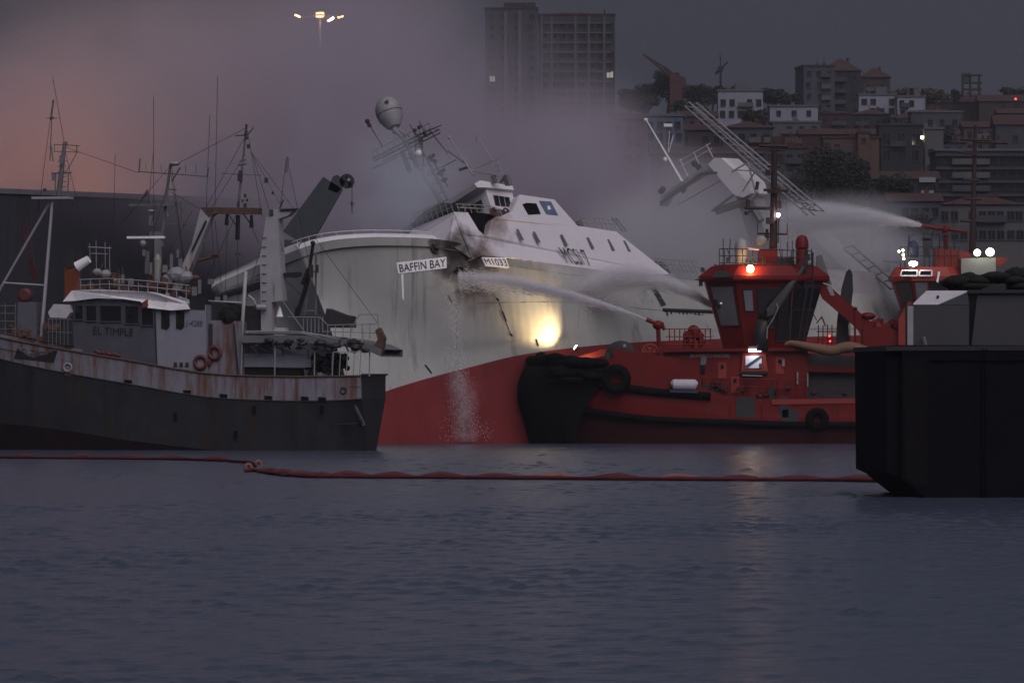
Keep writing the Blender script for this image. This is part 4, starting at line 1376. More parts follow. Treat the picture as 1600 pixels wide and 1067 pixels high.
for x, y, s_ in ((165, 428, .5), (152, 425, .42), (262, 436, .55), (275, 428, .8), (290, 432, .65), (254, 440, .4), (182, 440, .34)):
    cl.ball(EF.p(x, y, 1.8), s_ * .8, s_ * .7, s_ * .6, 9, 6, jit=.15)
tag(cl.build('canvas_bundles', M['pale'], boat), kind='stuff')
a, b = EF.p(139, 405, 1.6), EF.p(120, 417, 1.6)
MB().tube([a, b], [.27, .36], 12).build('searchlight', M['white'], boat)
MB().tube([b, b + (b - a).normalized() * .08], [.34, .3], 12).build('searchlight_glass', M['glass'], boat)
m = MB()
for x, y, w_, h_ in ((268, 408, 5, 22), (282, 412, 6, 16), (258, 420, 8, 12), (205, 440, 8, 10), (192, 436, 5, 14), (304, 455, 8, 14), (312, 448, 5, 22), (278, 396, 4, 12), (225, 395, 5, 10), (236, 420, 4, 20), (330, 440, 10, 8), (340, 470, 8, 12), (352, 466, 6, 10)):
    m.box(EF.p(x, y, 2.0), w_ * .044, .3, h_ * .044)
tag(m.build('roof_boxes', M['grey'], boat), kind='stuff')
epoly([(101, 417), (117, 417), (117, 470), (101, 470)], 'orange_casing', M['orange'], depth=1.2, dy=3.0)
m = MB()
m.box(EF.p(110, 404, 3.4), .55, .8, 1.3); m.box(EF.p(125, 398, 3.4), .22, .5, .8); m.box(EF.p(115, 413, 3.4), .9, .9, .5)
m.build('exhaust', M['black'], boat)
m = MB()
for x, y0, y1 in ((140, 380, 408), (150, 375, 420), (164, 378, 420), (171, 384, 424)): et(m, (x, y0), (x + .5, y1), .025, dy=1.8)
et(m, (138, 386), (174, 388), .04, dy=1.8); et(m, (142, 396), (168, 397), .03, dy=1.8)
m.build('aerials', M['pale'], boat)
# foremast: two legs with cross bar and top mast
m = MB()
et(m, (64, 532), (82, 310), .15, dy=2.0, r2=.11)
et(m, (0, 452), (78, 316), .09, dy=2.8, n=6, dyb=2.2); et(m, (-60, 560), (0, 452), .1, dy=3.2, dyb=2.8)
et(m, (6, 442), (70, 446), .07, dy=2.4)
m.box(EF.p(82, 309.5, 2.1), 2.7, 1.1, .16, A=EF.A, N=EF.N)
m.build('foremast', M['mast_white'], boat, smooth=40)
m = MB()
et(m, (92, 306), (101, 224), .20, dy=2.1, n=8, r2=.13)
for x in (86, 106): et(m, (x, 306), (x + 1, 272), .05, dy=2.1)
et(m, (80, 271), (112, 270), .06, dy=2.1); et(m, (104, 268), (121, 237), .035, dy=2.1); et(m, (83, 253), (80, 228), .04, dy=2.1)
et(m, (84, 226), (125, 228), .035, dy=2.1); et(m, (84, 237), (124, 238), .03, dy=2.1); et(m, (120, 227), (120, 238), .04, dy=2.1); et(m, (85, 226), (85, 238), .03, dy=2.1)
et(m, (78, 252), (82, 157), .045, dy=2.1, r2=.03); et(m, (84, 156), (80, 188), .05, dy=2.1); et(m, (73, 185), (90, 185), .03, dy=2.1)
m.ball(EF.p(81, 184, 2.1), .14); m.box(EF.p(96, 250, 1.95), .28, .2, .6); m.box(EF.p(102, 224, 2.1), .3, .25, .2); m.box(EF.p(83, 277, 2.1), .2, .2, .5)
for k in range(7): et(m, (90, 300 - k * 8), (104, 300 - k * 8), .025, dy=1.95, n=4)
m.build('foremast_top', M['grey'], boat)
m = MB(); m.box(EF.p(70, 297, 2.2), .22, .2, .22); m.box(EF.p(114, 320, 2.2), .12, .12, .3); m.build('foremast_lamp', M['dark'], boat)
# bow deck gear
m = MB()
for y in (0, 12, 24, 36): m.tube([EF.p(x, yy + y, .8) for x, yy in ((-60, 470), (0, 478), (24, 478))], .035, 4)
for x in (-40, -15, 8, 24): et(m, (x, 474), (x, 526), .035, dy=.8, n=4)
m.build('bow_rail', M['grey'], boat)
m = MB()
for k in range(6): et(m, (76 + k * 6, 498), (76 + k * 6, 540), .03, dy=.9, n=4)
et(m, (74, 498), (112, 499), .035, dy=.9); et(m, (74, 518), (112, 520), .03, dy=.9)
m.build('deck_rail', M['grey'], boat)
m = MB()
m.lathe(EF.p(37, 461, 1.6), EF.N, [(.35, 0), (.48, .1), (.48, .7), (.35, .8)], 12)
m.build('winch_drum', M['buoy_red'], boat)
epoly([(28, 472), (56, 472), (57, 528), (26, 526)], 'winch_house', M['grey_house'], depth=1.4, dy=1.6)
epoly([(75, 488), (84, 475), (106, 476), (110, 488), (104, 497), (78, 496)], 'liferaft_pod', M['canvas'], depth=1.0, dy=1.6)
r2 = random.Random(9)
cl = MB()
for k in range(30):
    c = EF.p(r2.uniform(-50, 108), r2.uniform(508, 530), r2.uniform(1.2, 2.6)); s_ = r2.uniform(.15, .5)
    if k % 2: cl.ball(c, s_, s_ * .7, s_ * .6, 7, 5, jit=.3)
    else: cl.box(c, s_, s_, s_)
tag(cl.build('deck_gear', M['rust'], boat), kind='stuff')
fl = MB(); fl.add([EF.p(x, y, d) for x, y, d in ((36, 345, 2.9), (44, 368, 2.95), (42, 392, 3.05), (55, 420, 2.9), (60, 440, 3.0), (50, 436, 3.05), (46, 412, 3.1), (38, 388, 2.98), (38, 366, 3.0))], [(0, 1, 8), (1, 2, 7, 8), (2, 3, 6, 7), (3, 4, 5, 6)])
fo = fl.prism([EF.p(40, 344, 3.3), EF.p(41, 344, 3.3), EF.p(60, 440, 3.3), EF.p(59, 440, 3.3)], EF.N * .03).build('flag', M['buoy_red'], boat)
# radar mast
m = MB()
et(m, (243, 455), (266, 258), .17, dy=2.9, n=8, r2=.09)
et(m, (216, 268), (326, 276), .045, dy=2.9); et(m, (217, 270), (219, 248), .06, dy=2.9); et(m, (324, 276), (326, 262), .06, dy=2.9)
for x in (228, 252, 290, 306): et(m, (x, 271), (x, 258), .025, dy=2.9)
et(m, (268, 284), (282, 262), .07, dy=2.9); et(m, (258, 295), (276, 297), .05, dy=2.9)
m.box(EF.p(239, 320.5, 2.7), 3.35, .5, .16, A=EF.A, N=EF.N); m.tube([EF.p(216, 317, 2.7), EF.p(230, 300, 2.7), EF.p(236, 318, 2.7)], [.05, .2, .05], 6)
m.box(EF.p(245, 366, 2.7), .9, .6, .35, A=EF.A, N=EF.N); m.box(EF.p(237, 345, 2.6), .35, .4, .7); m.box(EF.p(250, 380, 2.7), .5, .4, .5)
for x, y, s_ in ((285, 322, .3), (262, 335, .35), (268, 330, .25), (307, 352, .12)): m.box(EF.p(x, y, 2.8), s_ * .6, .2, s_)
et(m, (283, 315), (285, 345), .06, dy=2.8); et(m, (264, 350), (292, 351), .035, dy=2.9)
m.build('radar_mast', M['grey'], boat, smooth=40)
MB().box(EF.p(228, 371, 2.5), 2.7, .3, .16, A=EF.A, N=EF.N).build('radar_scanner', M['white'], boat)
MB().ball(EF.p(273, 256, 2.9), .4, .4, .16, 12, 6).build('antenna_dome', M['pale'], boat)
m = MB(); m.ball(EF.p(224, 380, 2.6), .26, n=10, m=7); m.ball(EF.p(237, 330, 2.6), .3, .3, .12); m.build('mast_float', M['pale'], boat)
m = MB(); m.lathe(EF.p(246, 442, 2.2), Z, [(.22, 0), (.27, .3), (.27, 1.6), (.12, 2.0)], 10); m.build('vent_pipe', M['olive'], boat)
m = MB(); m.box(EF.p(247, 400, 2.6), .5, .5, 2.4); m.box(EF.p(230, 410, 2.8), .3, .3, 1.6); m.build('mast_ladder_box', M['grey'], boat)
# gallows: sloping leg, head beam and white tower
q = [(313, 327), (334, 326), (325, 350), (296, 420), (284, 452), (268, 452), (300, 380)]
epoly(q, 'gallows_leg', M['mast_white'], depth=.9, dy=2.2)
m = MB(); et(m, (322, 345), (300, 392), .08, dy=2.0); m.build('gallows_hose', M['black'], boat)
epoly([(312, 324), (404, 325), (404, 335), (336, 334), (326, 340), (316, 329)], 'gallows_beam', M['rust'], depth=.8, dy=2.2)
epoly([(416, 338), (434, 338), (441, 470), (424, 472), (425, 522), (408, 522), (406, 400)], 'gallows_tower', M['mast_white'], depth=1.2, dy=2.0)
for k in range(9):
    m = MB(); et(m, (409, 372 + k * 14), (416, 372 + k * 14), .025, dy=1.95, n=4); m.build('tower_step', M['dark'], boat)
epoly([(419, 338), (421, 327), (462, 325), (450, 337), (430, 344)], 'tower_head', M['mast_white'], depth=1.0, dy=2.1)
m = MB(); et(m, (438, 328), (463, 327), .08, dy=2.0); et(m, (437, 326), (443, 312), .05, dy=2.0); m.box(EF.p(424, 332, 2.0), .25, .2, .4); m.build('tower_fittings', M['dark'], boat)
m = MB()
et(m, (372, 326), (385, 198), .10, dy=2.4, n=7, r2=.06); et(m, (368, 212), (386, 211), .07, dy=2.4); et(m, (386, 212), (396, 200), .06, dy=2.4)
et(m, (346, 271), (408, 274), .03, dy=2.4); et(m, (374, 252), (385, 250), .05, dy=2.4)
et(m, (391, 234), (440, 322), .04, dy=2.4); et(m, (372, 258), (385, 256), .08, dy=2.4)
et(m, (438, 324), (448, 244), .05, dy=2.4, r2=.03); et(m, (447, 270), (450, 246), .09, dy=2.4)
m.build('mizzen_mast', M['grey'], boat)
m = MB()
for x, y, s_ in ((385, 197, .22), (384, 208, .26), (386, 216, .2), (388, 229, .3), (375, 278, .5), (376, 271, .4), (416, 282, .35), (426, 302, .2), (383, 306, .25), (386, 313, .2), (383, 321, .3), (379, 314, .2), (372, 318, .2)):
    m.box(EF.p(x, y, 2.3), s_ * .7, .3, s_)
tag(m.build('mast_lamps', M['dark'], boat), kind='stuff')
m = MB()
et(m, (355, 334), (354, 352), .1, dy=2.4, r2=.16); et(m, (372, 336), (371, 375), .16, dy=2.4); et(m, (393, 336), (393, 356), .10, dy=2.4, r2=.16); et(m, (380, 334), (392, 350), .05, dy=2.4); et(m, (358, 336), (370, 354), .04, dy=2.4)
m.build('hanging_block', M['black'], boat)
m = MB()
for a, b in (((340, 120), (336, 326)), ((328, 180), (322, 326)), ((266, 262), (385, 200)), ((266, 300), (318, 330)), ((330, 340), (335, 420)), ((336, 345), (346, 450)), ((392, 350), (404, 380)), ((431, 344), (443, 395)), ((394, 240), (440, 392)),
             ((240, 235), (232, 320)), ((262, 264), (160, 385)), ((101, 226), (82, 120)), ((296, 470), (268, 258)), ((101, 230), (216, 270)), ((320, 328), (384, 212)), ((372, 330), (306, 470)), ((386, 200), (410, 340)), ((384, 240), (330, 326)), ((240, 150), (240, 440)), ((180, 240), (176, 420)), ((266, 262), (296, 470)), ((266, 275), (216, 440)), ((244, 320), (210, 452)), ((448, 246), (500, 492)), ((392, 236), (590, 505)), ((100, 228), (140, 400)), ((82, 160), (60, 330)), ((355, 352), (352, 470)), ((371, 372), (372, 472)), ((420, 344), (384, 470)), ((300, 330), (250, 420))):
    et(m, a, b, .018, dy=2.4, n=4)
m.build('rigging', M['dark'], boat)
m = MB()
et(m, (308, 408), (340, 400), .12, dy=2.4); et(m, (300, 404), (297, 440), .12, dy=2.4); et(m, (318, 378), (318, 402), .03, dy=2.4); m.box(EF.p(338, 397, 2.4), .7, .4, .12)
m.ball(EF.p(304, 434, 2.2), .38, .3, .2, 8, 6)
m.box(EF.p(372, 397, 2.4), .4, .3, .14)
m.build('derrick_head', M['rust'], boat)
m = MB(); et(m, (384, 424), (374, 580), .13, dy=1.3, n=8); et(m, (318, 470), (378, 473), .07, dy=1.3); m.build('boom_post', M['mast_white'], boat, smooth=True)
m = MB(); m.tube([EF.p(x, y, 1.6) for x, y in ((399, 476), (396, 468), (388, 462))], .1); m.lathe(EF.p(400, 480, 1.5), Vector((1, 0, 0)), [(.16, 0), (.2, .1), (.2, .6), (.16, .7)], 8); m.build('davit', M['pale'], boat)
# dark recess between house and tower
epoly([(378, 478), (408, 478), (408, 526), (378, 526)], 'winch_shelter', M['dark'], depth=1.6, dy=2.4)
epoly([(330, 470), (376, 476), (376, 504), (326, 502)], 'net_locker', M['dark'], depth=1.5, dy=1.8)
m = MB(); m.ball(EF.p(360, 492, 1.6), .8, .7, .85, 10, 7, jit=.25); tag(m.build('net_pile', M['net'], boat), kind='stuff')
# after shelter deck with pipes, rails and rounded stern
edge = [(378, 524), (470, 524), (540, 530), (578, 538), (596, 546)]
m = MB()
top = [EF.p(x, y, .5) for x, y in edge]
m.grid([[p, p + EF.N * 5.6] for p in top]); m.grid([[p - Z * .5, p - Z * .5 + EF.N * 5.6] for p in top]); m.grid([[p, p - Z * .5] for p in top]); m.grid([[p + EF.N * 5.6, p - Z * .5 + EF.N * 5.6] for p in top])
m.build('shelter_deck', M['grey'], boat)
r2 = random.Random(3)
m = MB()
for k in range(13):
    d = .6 + k * .22
    y0 = 518 + r2.uniform(-2, 4)
    m.tube([EF.p(395 + r2.uniform(-14, 20), y0, d), EF.p(470, y0 + 1, d), EF.p(556 + r2.uniform(-10, 18), 533 + r2.uniform(-4, 5), d)], .045, 5)
m.build('stowed_pole', M['pale'], boat)
cl = MB()
for k in range(60):
    x = r2.uniform(384, 575); c = EF.p(x, 532 + max(0, x - 450) * .05 + r2.uniform(-6, 12), r2.uniform(.35, 1.0)); s_ = r2.uniform(.15, .42)
    if k % 2: cl.ball(c, s_ * 1.3, s_, s_ * .6, 7, 5, jit=.3)
    else: cl.tube([c, c + Vector((r2.uniform(-.5, .5), 0, r2.uniform(-.7, -.1)))], .06, 5)
tag(cl.build('hanging_gear', M['dark'], boat), kind='stuff')
q = [(570, 545), (596, 552), (600, 528), (592, 512), (586, 516), (590, 530), (584, 542)]
epoly(q, 'stern_roller_guard', M['rust'], depth=.7, dy=.6)
m = MB()
m.tube([EF.p(x, y, .8) for x, y in ((548, 520), (556, 500), (562, 491), (590, 491), (592, 518))], .045, 5)
m.tube([EF.p(x, y, .8) for x, y in ((450, 495), (500, 496), (512, 508), (588, 506))], .03, 4)
for x in range(474, 506, 6): et(m, (x, 495), (x, 520), .035, dy=.9, n=4)
for x in (512, 524, 536, 548, 566, 578): et(m, (x, 507), (x, 530), .03, dy=.8, n=4)
et(m, (505, 518), (590, 520), .03, dy=.8)
m.build('shelter_rail', M['pale'], boat)
epoly([(510, 482), (536, 492), (548, 494), (548, 512), (504, 512)], 'net_winch', M['dark'], depth=1.4, dy=2.4)
m = MB()
et(m, (489, 382), (481, 440), .12, dy=2.6); et(m, (481, 438), (466, 488), .16, dy=2.6); et(m, (484, 420), (474, 445), .22, dy=2.6); et(m, (466, 480), (464, 496), .2, dy=2.6); et(m, (449, 440), (472, 462), .035, dy=2.6)
m.box(EF.p(486, 424, 2.3), .3, .3, .9); m.box(EF.p(496, 420, 2.4), .16, .3, .55); m.ball(EF.p(489, 380, 2.5), .18)
m.build('derrick', M['black'], boat)
m = MB()
et(m, (488, 395), (476, 490), .07, dy=2.8); et(m, (494, 395), (493, 492), .08, dy=2.8); et(m, (486, 424), (496, 424), .06, dy=2.8); et(m, (474, 486), (494, 486), .06, dy=2.8); et(m, (441, 470), (478, 522), .06, dy=2.0)
m.build('derrick_leg', M['grey'], boat)
epoly([(436, 427), (468, 425), (470, 430), (462, 434), (436, 433)], 'derrick_arm', M['black'], depth=.4, dy=2.6)
epoly([(428, 512), (446, 512), (446, 524), (428, 524)], 'white_bin', M['canvas'], depth=.8, dy=2.4)
MB().tube([EF.p(437, 495, 2.6), EF.p(437, 478, 2.6)], [.26, .03], 10).build('cone_marker', M['white'], boat)
m = MB()
for x in (378, 430, 492, 520, 578):
    q_ = MB(); et(q_, (x, 536), (x - 1, 588), .05, dy=.7); q_.build('deck_post', M['pale'], boat)
for x in (521, 532, 543, 554, 564): et(m, (x, 550), (x - 2, 588), .03, dy=.25, n=4)
et(m, (521, 550), (566, 550), .03, dy=.25)
m.build('gangway_rail', M['mast_white'], boat)
epoly([(380, 552), (486, 554), (486, 574), (380, 573)], 'side_screen', M['house_lit_white'], depth=.1, dy=1.6)
epoly([(378, 574), (470, 575), (470, 588), (380, 588)], 'fish_bin', M['net'], depth=.8, dy=1.8)
cl = MB()
for k in range(36):
    cl.ball(EF.p(r2.uniform(478, 545), r2.uniform(556, 584), r2.uniform(1.0, 2.4)), r2.uniform(.15, .4), r2.uniform(.15, .4), r2.uniform(.12, .35), 7, 5, jit=.4)
tag(cl.build('stowed_net', M['net'], boat), kind='stuff')
# lifebuoys hung on the house side, red mat on the rail
for x, y, dy, l in ((313.5, 566, .42, 'red lifebuoy hung low on the white deckhouse, lower of two'), (335, 551, .95, 'red lifebuoy by the companionway door, upper of two')):
    c = EF.p(x, y, dy)
    o = MB().ring(c, EF.N, .42, .13, 18, 7).build('lifebuoy', M['buoy_red'], origin=c, smooth=True)
    tag(o, l, 'lifebuoy', 'lifebuoys on the fishing boat')
c = EF.p(327, 563, 1.0)
m = MB(); m.ball(c, .22, .12, .42, 8, 6, jit=.15)
tag(m.build('fender', M['buoy_red'], origin=c), 'dark red fender hanging beside the upper lifebuoy of the fishing boat', 'fender')
m = MB()
for k in range(14):
    m.ball(EF.p(150 + k * 2.7, 549.5 + k * .42 + rnd.uniform(-1, 1), .3), .16, .14, .13, 7, 5, jit=.3)
tag(m.build('rope_coil', M['buoy_red'], origin=EF.p(168, 553, .3)), 'dark red heap of rope lying along the fishing boat rail under its name', 'rope')

# ------------------------------------------------------------------ near red tug
GT = Frame(at(1000, 693, 431), yaw=0)
TD = 4.6      # half beam
tug = thing('salvage_tug', 'big red tug with flaring wheelhouse, tall mast and black bow fender beside the listing ship', 'tug', (at(1090, 590, 431).x, 431 + TD, 0))


def tp_(x, y, dy=0.0): return GT.p(x, y, dy)


def tpoly(pts, name, mat, depth=.06, dy=0.0, lift=0.0, parent=None, F=None):
    F = F or GT
    q = [F.p(p[0], p[1], (p[2] if len(p) > 2 else dy) - lift) for p in pts]
    return MB().prism(q, F.N * depth).build(name, mat, parent or tug)


def tb_(m, a, b, r, dy=0.0, n=5, r2=None, dyb=None, F=None):
    F = F or GT
    m.tube([F.p(a[0], a[1], dy), F.p(b[0], b[1], dy if dyb is None else dyb)], r, n, r2=r2)


TS = [  # bulwark top, sheer belt, low belt, bottom
    [(838, 566, 4.6), (842, 592, 4.6), (856, 630, 4.6), (872, 706, 4.6)],
    [(852, 563, 2.6), (856, 592, 2.7), (868, 634, 3.0), (884, 706, 3.6)],
    [(890, 560, .9), (892, 594, 1.0), (900, 640, 1.3), (910, 706, 2.2)],
    [(960, 560, .1), (962, 604, .1), (964, 649, .3), (968, 706, 1.2)],
    [(1030, 575, 0), (1030, 612, 0), (1030, 655, .1), (1030, 706, .8)],
    [(1130, 617, 0), (1130, 640, 0), (1130, 660, 0), (1130, 706, .6)],
    [(1250, 623, 0), (1250, 643, 0), (1250, 663, 0), (1250, 706, .6)],
    [(1390, 622, 0), (1390, 643, 0), (1390, 664, 0), (1390, 706, .6)],
    [(1480, 620, .6), (1480, 642, .6), (1480, 664, .8), (1480, 706, 1.6)],
]
cols = [catmull([s[j] for s in TS], 5) for j in range(4)]
rows_p = [[GT.p(*q) for q in catmull([cols[j][i] for j in range(4)], 3)] for i in range(len(cols[0]))]
rows_s = [[GT.p(*q) + GT.N * 2 * (TD - q[2]) for q in catmull([cols[j][i] for j in range(4)], 3)] for i in range(len(cols[0]))]
for nm_, mt_, a_, b_ in (('hull', 'tug_red', 0, 7), ('shaded_lower_hull', 'tug_shade_red', 6, 10)):  # the lower strip gets the colour with the shade painted in
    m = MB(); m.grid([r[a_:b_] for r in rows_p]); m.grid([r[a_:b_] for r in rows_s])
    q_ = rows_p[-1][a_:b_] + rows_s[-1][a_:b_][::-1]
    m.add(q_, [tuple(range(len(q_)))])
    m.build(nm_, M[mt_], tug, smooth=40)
m = MB(); m.grid([[a[0] - Z * .9, b[0] - Z * .9] for a, b in zip(rows_p, rows_s)]); m.build('deck', M['grey'], tug)
m = MB()
m.tube([GT.p(*q) - GT.N * .1 for q in catmull([(905, 597, .9), (960, 604, .0), (1030, 613, 0), (1110, 619, 0)], 4)], .30, 8)
m.build('upper_rubbing_belt', M['rubber'], tug, smooth=True)
m = MB()
m.tube([GT.p(*q) - GT.N * .1 for q in catmull([(900, 638, 1.0), (960, 648, .2), (1030, 656, 0), (1130, 660, 0), (1250, 664, 0), (1390, 664, 0)], 4)], .26, 8)
m.build('lower_rubbing_belt', M['rubber'], tug, smooth=True)
# bow fender: stacked rubber rolls and hanging tyres
bowp = [(930, 0, .2), (900, 0, .6), (870, 0, 1.4), (848, 0, 2.6), (836, 0, 4.6)]
def fender_ring(y, xs_, ds_, out):
    q = [GT.p(x, y, d) - GT.N * out * .6 for x, d in zip(xs_, ds_)]
    mir = [Vector((p.x, 2 * (431 + TD) - p.y, p.z)) for p in q[:-1]][::-1]
    return [Vector(p) for p in catmull([tuple(p) for p in q + mir], 4)]
rows = []
for y, out, lx, xe in ((562, -.2, 842, 905), (566, .25, 829, 925), (578, .5, 817, 950), (592, .5, 811, 952), (606, .5, 808, 938), (622, .5, 808, 922), (640, .5, 812, 912), (660, .45, 818, 904), (682, .35, 824, 900), (704, .2, 828, 896)):
    xs_ = [xe, (xe + lx) / 2 + 22, lx + 52, lx + 26, lx + 9, lx]
    rows.append(fender_ring(y, xs_, [.25, .45, .95, 1.7, 2.9, 4.6], out))
m = MB(); m.grid(rows)
m.build('bow_fender', M['rubber'], tug, smooth=True)
top_ = [p + Z * .1 for p in rows[1]]
MB().tube(top_, [.42 * min(1, .3 + .7 * min(i, len(top_) - 1 - i) / 5) for i in range(len(top_))], 9).build('bow_fender_roll', M['rubber'], tug, smooth=True)
r2 = random.Random(17)
m = MB()
for k in range(26):
    y = r2.uniform(558, 600); x = r2.uniform(842, 940)
    d = max(0, (905 - x) / 70.0) ** 2 * 4.2 + .2 - r2.random() * .9
    m.ball(GT.p(x, y + (6 if x > 910 else 0), d), r2.uniform(.5, .9), r2.uniform(.3, .5), r2.uniform(.2, .4), 10, 7, jit=.12)
tag(m.build('fender_matting', M['rubber'], tug, smooth=True), kind='stuff')
c = GT.p(963, 592, -.45)
o = MB().ring(c, GT.N, .78, .34, 22, 9).build('tyre', M['rubber'], origin=c, smooth=True)
tag(o, 'large black tyre hung on the red bow of the near tug', 'tyre')
c = GT.p(846, 565, 3.0)
o = MB().ring(c, Vector((.8, -.6, .1)), .5, .28, 16, 8).build('tyre', M['rubber'], origin=c, smooth=True)
tag(o, 'black tyre on top of the bow fender, beside the lit patch of hull', 'tyre')
c = GT.p(1277, 655, -.4)
o = MB().ring(c, GT.N, .6, .3, 18, 8).build('tyre', M['rubber'], origin=c, smooth=True)
tag(o, 'black tyre hung low on the red tug side near the dark barge', 'tyre')
# foredeck: bulwark behind, drum, reel, crate
tpoly([(900, 558), (940, 546), (960, 545), (960, 560), (906, 562)], 'bow_bulwark', M['tug_orange'], depth=.12, dy=5.5)
tpoly([(958, 545), (1060, 560), (1060, 585), (958, 572)], 'bow_bulwark', M['tug_red'], depth=.12, dy=.4)
m = MB()
m.lathe(GT.p(970, 556, 1.2), GT.N, [(.9, 0), (1.17, .1), (1.17, .3), (.95, .3), (.95, 2.2), (1.17, 2.2), (1.17, 2.5)], 22)
m.build('winch_drum', M['black'], tug, smooth=40)
m = MB()
for x, y in ((976, 540), (969, 557), (984, 557)):
    m.box(GT.p(x, y, 1.15), .2, .06, .24)
m.build('drum_bracket', M['pale'], tug)
m = MB()
m.ring(GT.p(1016, 551, 1.6), GT.N, .62, .1, 16, 6); m.lathe(GT.p(1016, 551, 1.6), GT.N, [(.5, 0), (.55, .8)], 14)
for k in range(6):
    a = k * math.pi / 3
    m.tube([GT.p(1016, 551, 1.5), GT.p(1016, 551, 1.5) + Vector((math.cos(a), 0, math.sin(a))) * .6], .04, 4)
m.build('hose_reel', M['tug_orange'], tug, smooth=30)
tpoly([(922, 560), (948, 556), (950, 566), (925, 570)], 'net_crate', M['net'], depth=1.2, dy=1.6)
m = MB(); m.ball(GT.p(940, 563, 1.2), .3, .3, .15, 8, 5, jit=.3); m.ball(GT.p(950, 558, 1.3), .2, .2, .35, 8, 5, jit=.3); m.build('mooring_rope', M['teal'], tug)
# deckhouse
tpoly([(1040, 545), (1262, 545), (1262, 625), (1128, 625), (1062, 600), (1032, 600)], 'deckhouse', M['tug_red'], depth=6.4, dy=1.2)
tpoly([(1030, 545), (1270, 543), (1270, 548), (1030, 550)], 'house_deck_edge', M['tug_red'], depth=7.4, dy=.7)
tpoly([(1052, 600), (1130, 600), (1130, 618), (1062, 618)], 'side_recess', M['dark'], depth=.1, dy=1.2, lift=.08)
for x in (1041, 1094): tpoly([(x, 565), (x + 8, 565), (x + 8, 584), (x, 584)], 'house_window', M['glass'], depth=.06, dy=1.2, lift=.05)
tpoly([(1096, 557), (1104, 557), (1103, 570), (1094, 570)], 'house_plate', M['grey'], depth=.05, dy=1.2, lift=.1)
lettering(tug, 'SALVAMENTO MARITIMO', GT.p(1078, 558, 1.2), GT.p(1140, 558.5, 1.2), GT.p(1078, 552.5, 1.2), M['letter_white'], -GT.N * .05)
for x0, x1 in ((1150, 1180), (1218, 1232)):
    tpoly([(x0, 620), (x1, 620), (x1, 652), (x0, 652)], 'bulwark_opening', M['dark'], depth=.08, dy=0, lift=.05)
tpoly([(1200, 604), (1212, 604), (1214, 632), (1202, 632)], 'side_ladder', M['dark'], depth=.1, dy=.9, lift=.05)
tpoly([(1222, 640), (1248, 640), (1248, 660), (1222, 660)], 'bulwark_opening', M['dark'], depth=.08, dy=0, lift=.05)
tpoly([(1206, 624), (1345, 622), (1345, 630), (1206, 632)], 'bulwark_rail', M['tug_orange'], depth=.2, dy=0, lift=.1)
tpoly([(1262, 552), (1345, 556), (1345, 624), (1262, 624)], 'aft_house', M['dark'], depth=4, dy=2.4)
tpoly([(1226, 570), (1345, 574), (1345, 582), (1226, 580)], 'aft_deck_edge', M['tug_red'], depth=5, dy=1.6)
for x, y0, y1, r in ((1246, 581, 600, .06), (1262, 583, 604, .05), (1224, 562, 572, .1)):
    m = MB(); tb_(m, (x, y0), (x, y1), r, dy=1.0); m.build('stanchion', M['pale'], tug)
for x in (1140, 1190, 1260, 1300, 1330):
    tpoly([(x, 632), (x + 2.5, 632), (x + 2.5, 658), (x, 658)], 'bulwark_rib', M['tug_red'], depth=.12, dy=0, lift=.1)
for x0, y0 in ((1122, 566), (1142, 588), (1212, 558)):
    o = tpoly([(x0, y0), (x0 + 13, y0), (x0 + 13, y0 + 26), (x0, y0 + 26)], 'deck_door', M['tug_orange'], depth=.06, dy=1.2, lift=.06)
    tpoly([(x0 + 4, y0 + 4), (x0 + 9, y0 + 4), (x0 + 9, y0 + 10), (x0 + 4, y0 + 10)], 'door_window', M['glass'], depth=.04, dy=1.2, lift=.09, parent=o)
m = MB()
for y in (590, 602): tb_(m, (1096, y), (1260, y + 4), .03, dy=.35)
for k in range(12): tb_(m, (1098 + k * 14.5, 590 + k * .3), (1098 + k * 14.5, 622), .03, dy=.35, n=4)
m.build('side_rail', M['tug_red'], tug)
r3 = random.Random(44)
m = MB()
for k in range(40):
    c = GT.p(r3.uniform(1045, 1330), r3.uniform(598, 622), r3.uniform(.5, 1.1)); s_ = r3.uniform(.12, .34)
    if k % 2: m.box(c, s_ * 1.2, s_, s_)
    else: m.ball(c, s_, s_ * .8, s_ * .7, 7, 5, jit=.3)
tag(m.build('side_deck_gear', M['tug_shade_red'], tug), kind='stuff')
m = MB()
for k in range(34):
    c = GT.p(r3.uniform(1115, 1268), r3.uniform(402, 420), r3.uniform(1.6, 4.6)); s_ = r3.uniform(.12, .36)
    if k % 3: m.box(c, s_, s_, s_ * 1.4)
    else: m.tube([c, c + Vector((r3.uniform(-.3, .3), 0, r3.uniform(.4, 1.5)))], .035, 5)
tag(m.build('roof_gear', M['dark'], tug), kind='stuff')
for (a, b, r, d) in (((1262, 444), (1246, 540), .06, 1.5), ((1272, 444), (1254, 540), .05, 1.6), ((1238, 440), (1233, 540), .09, 1.3)):
    m = MB(); tb_(m, a, b, r, dy=d); m.build('house_pipe', M['dark'], tug)
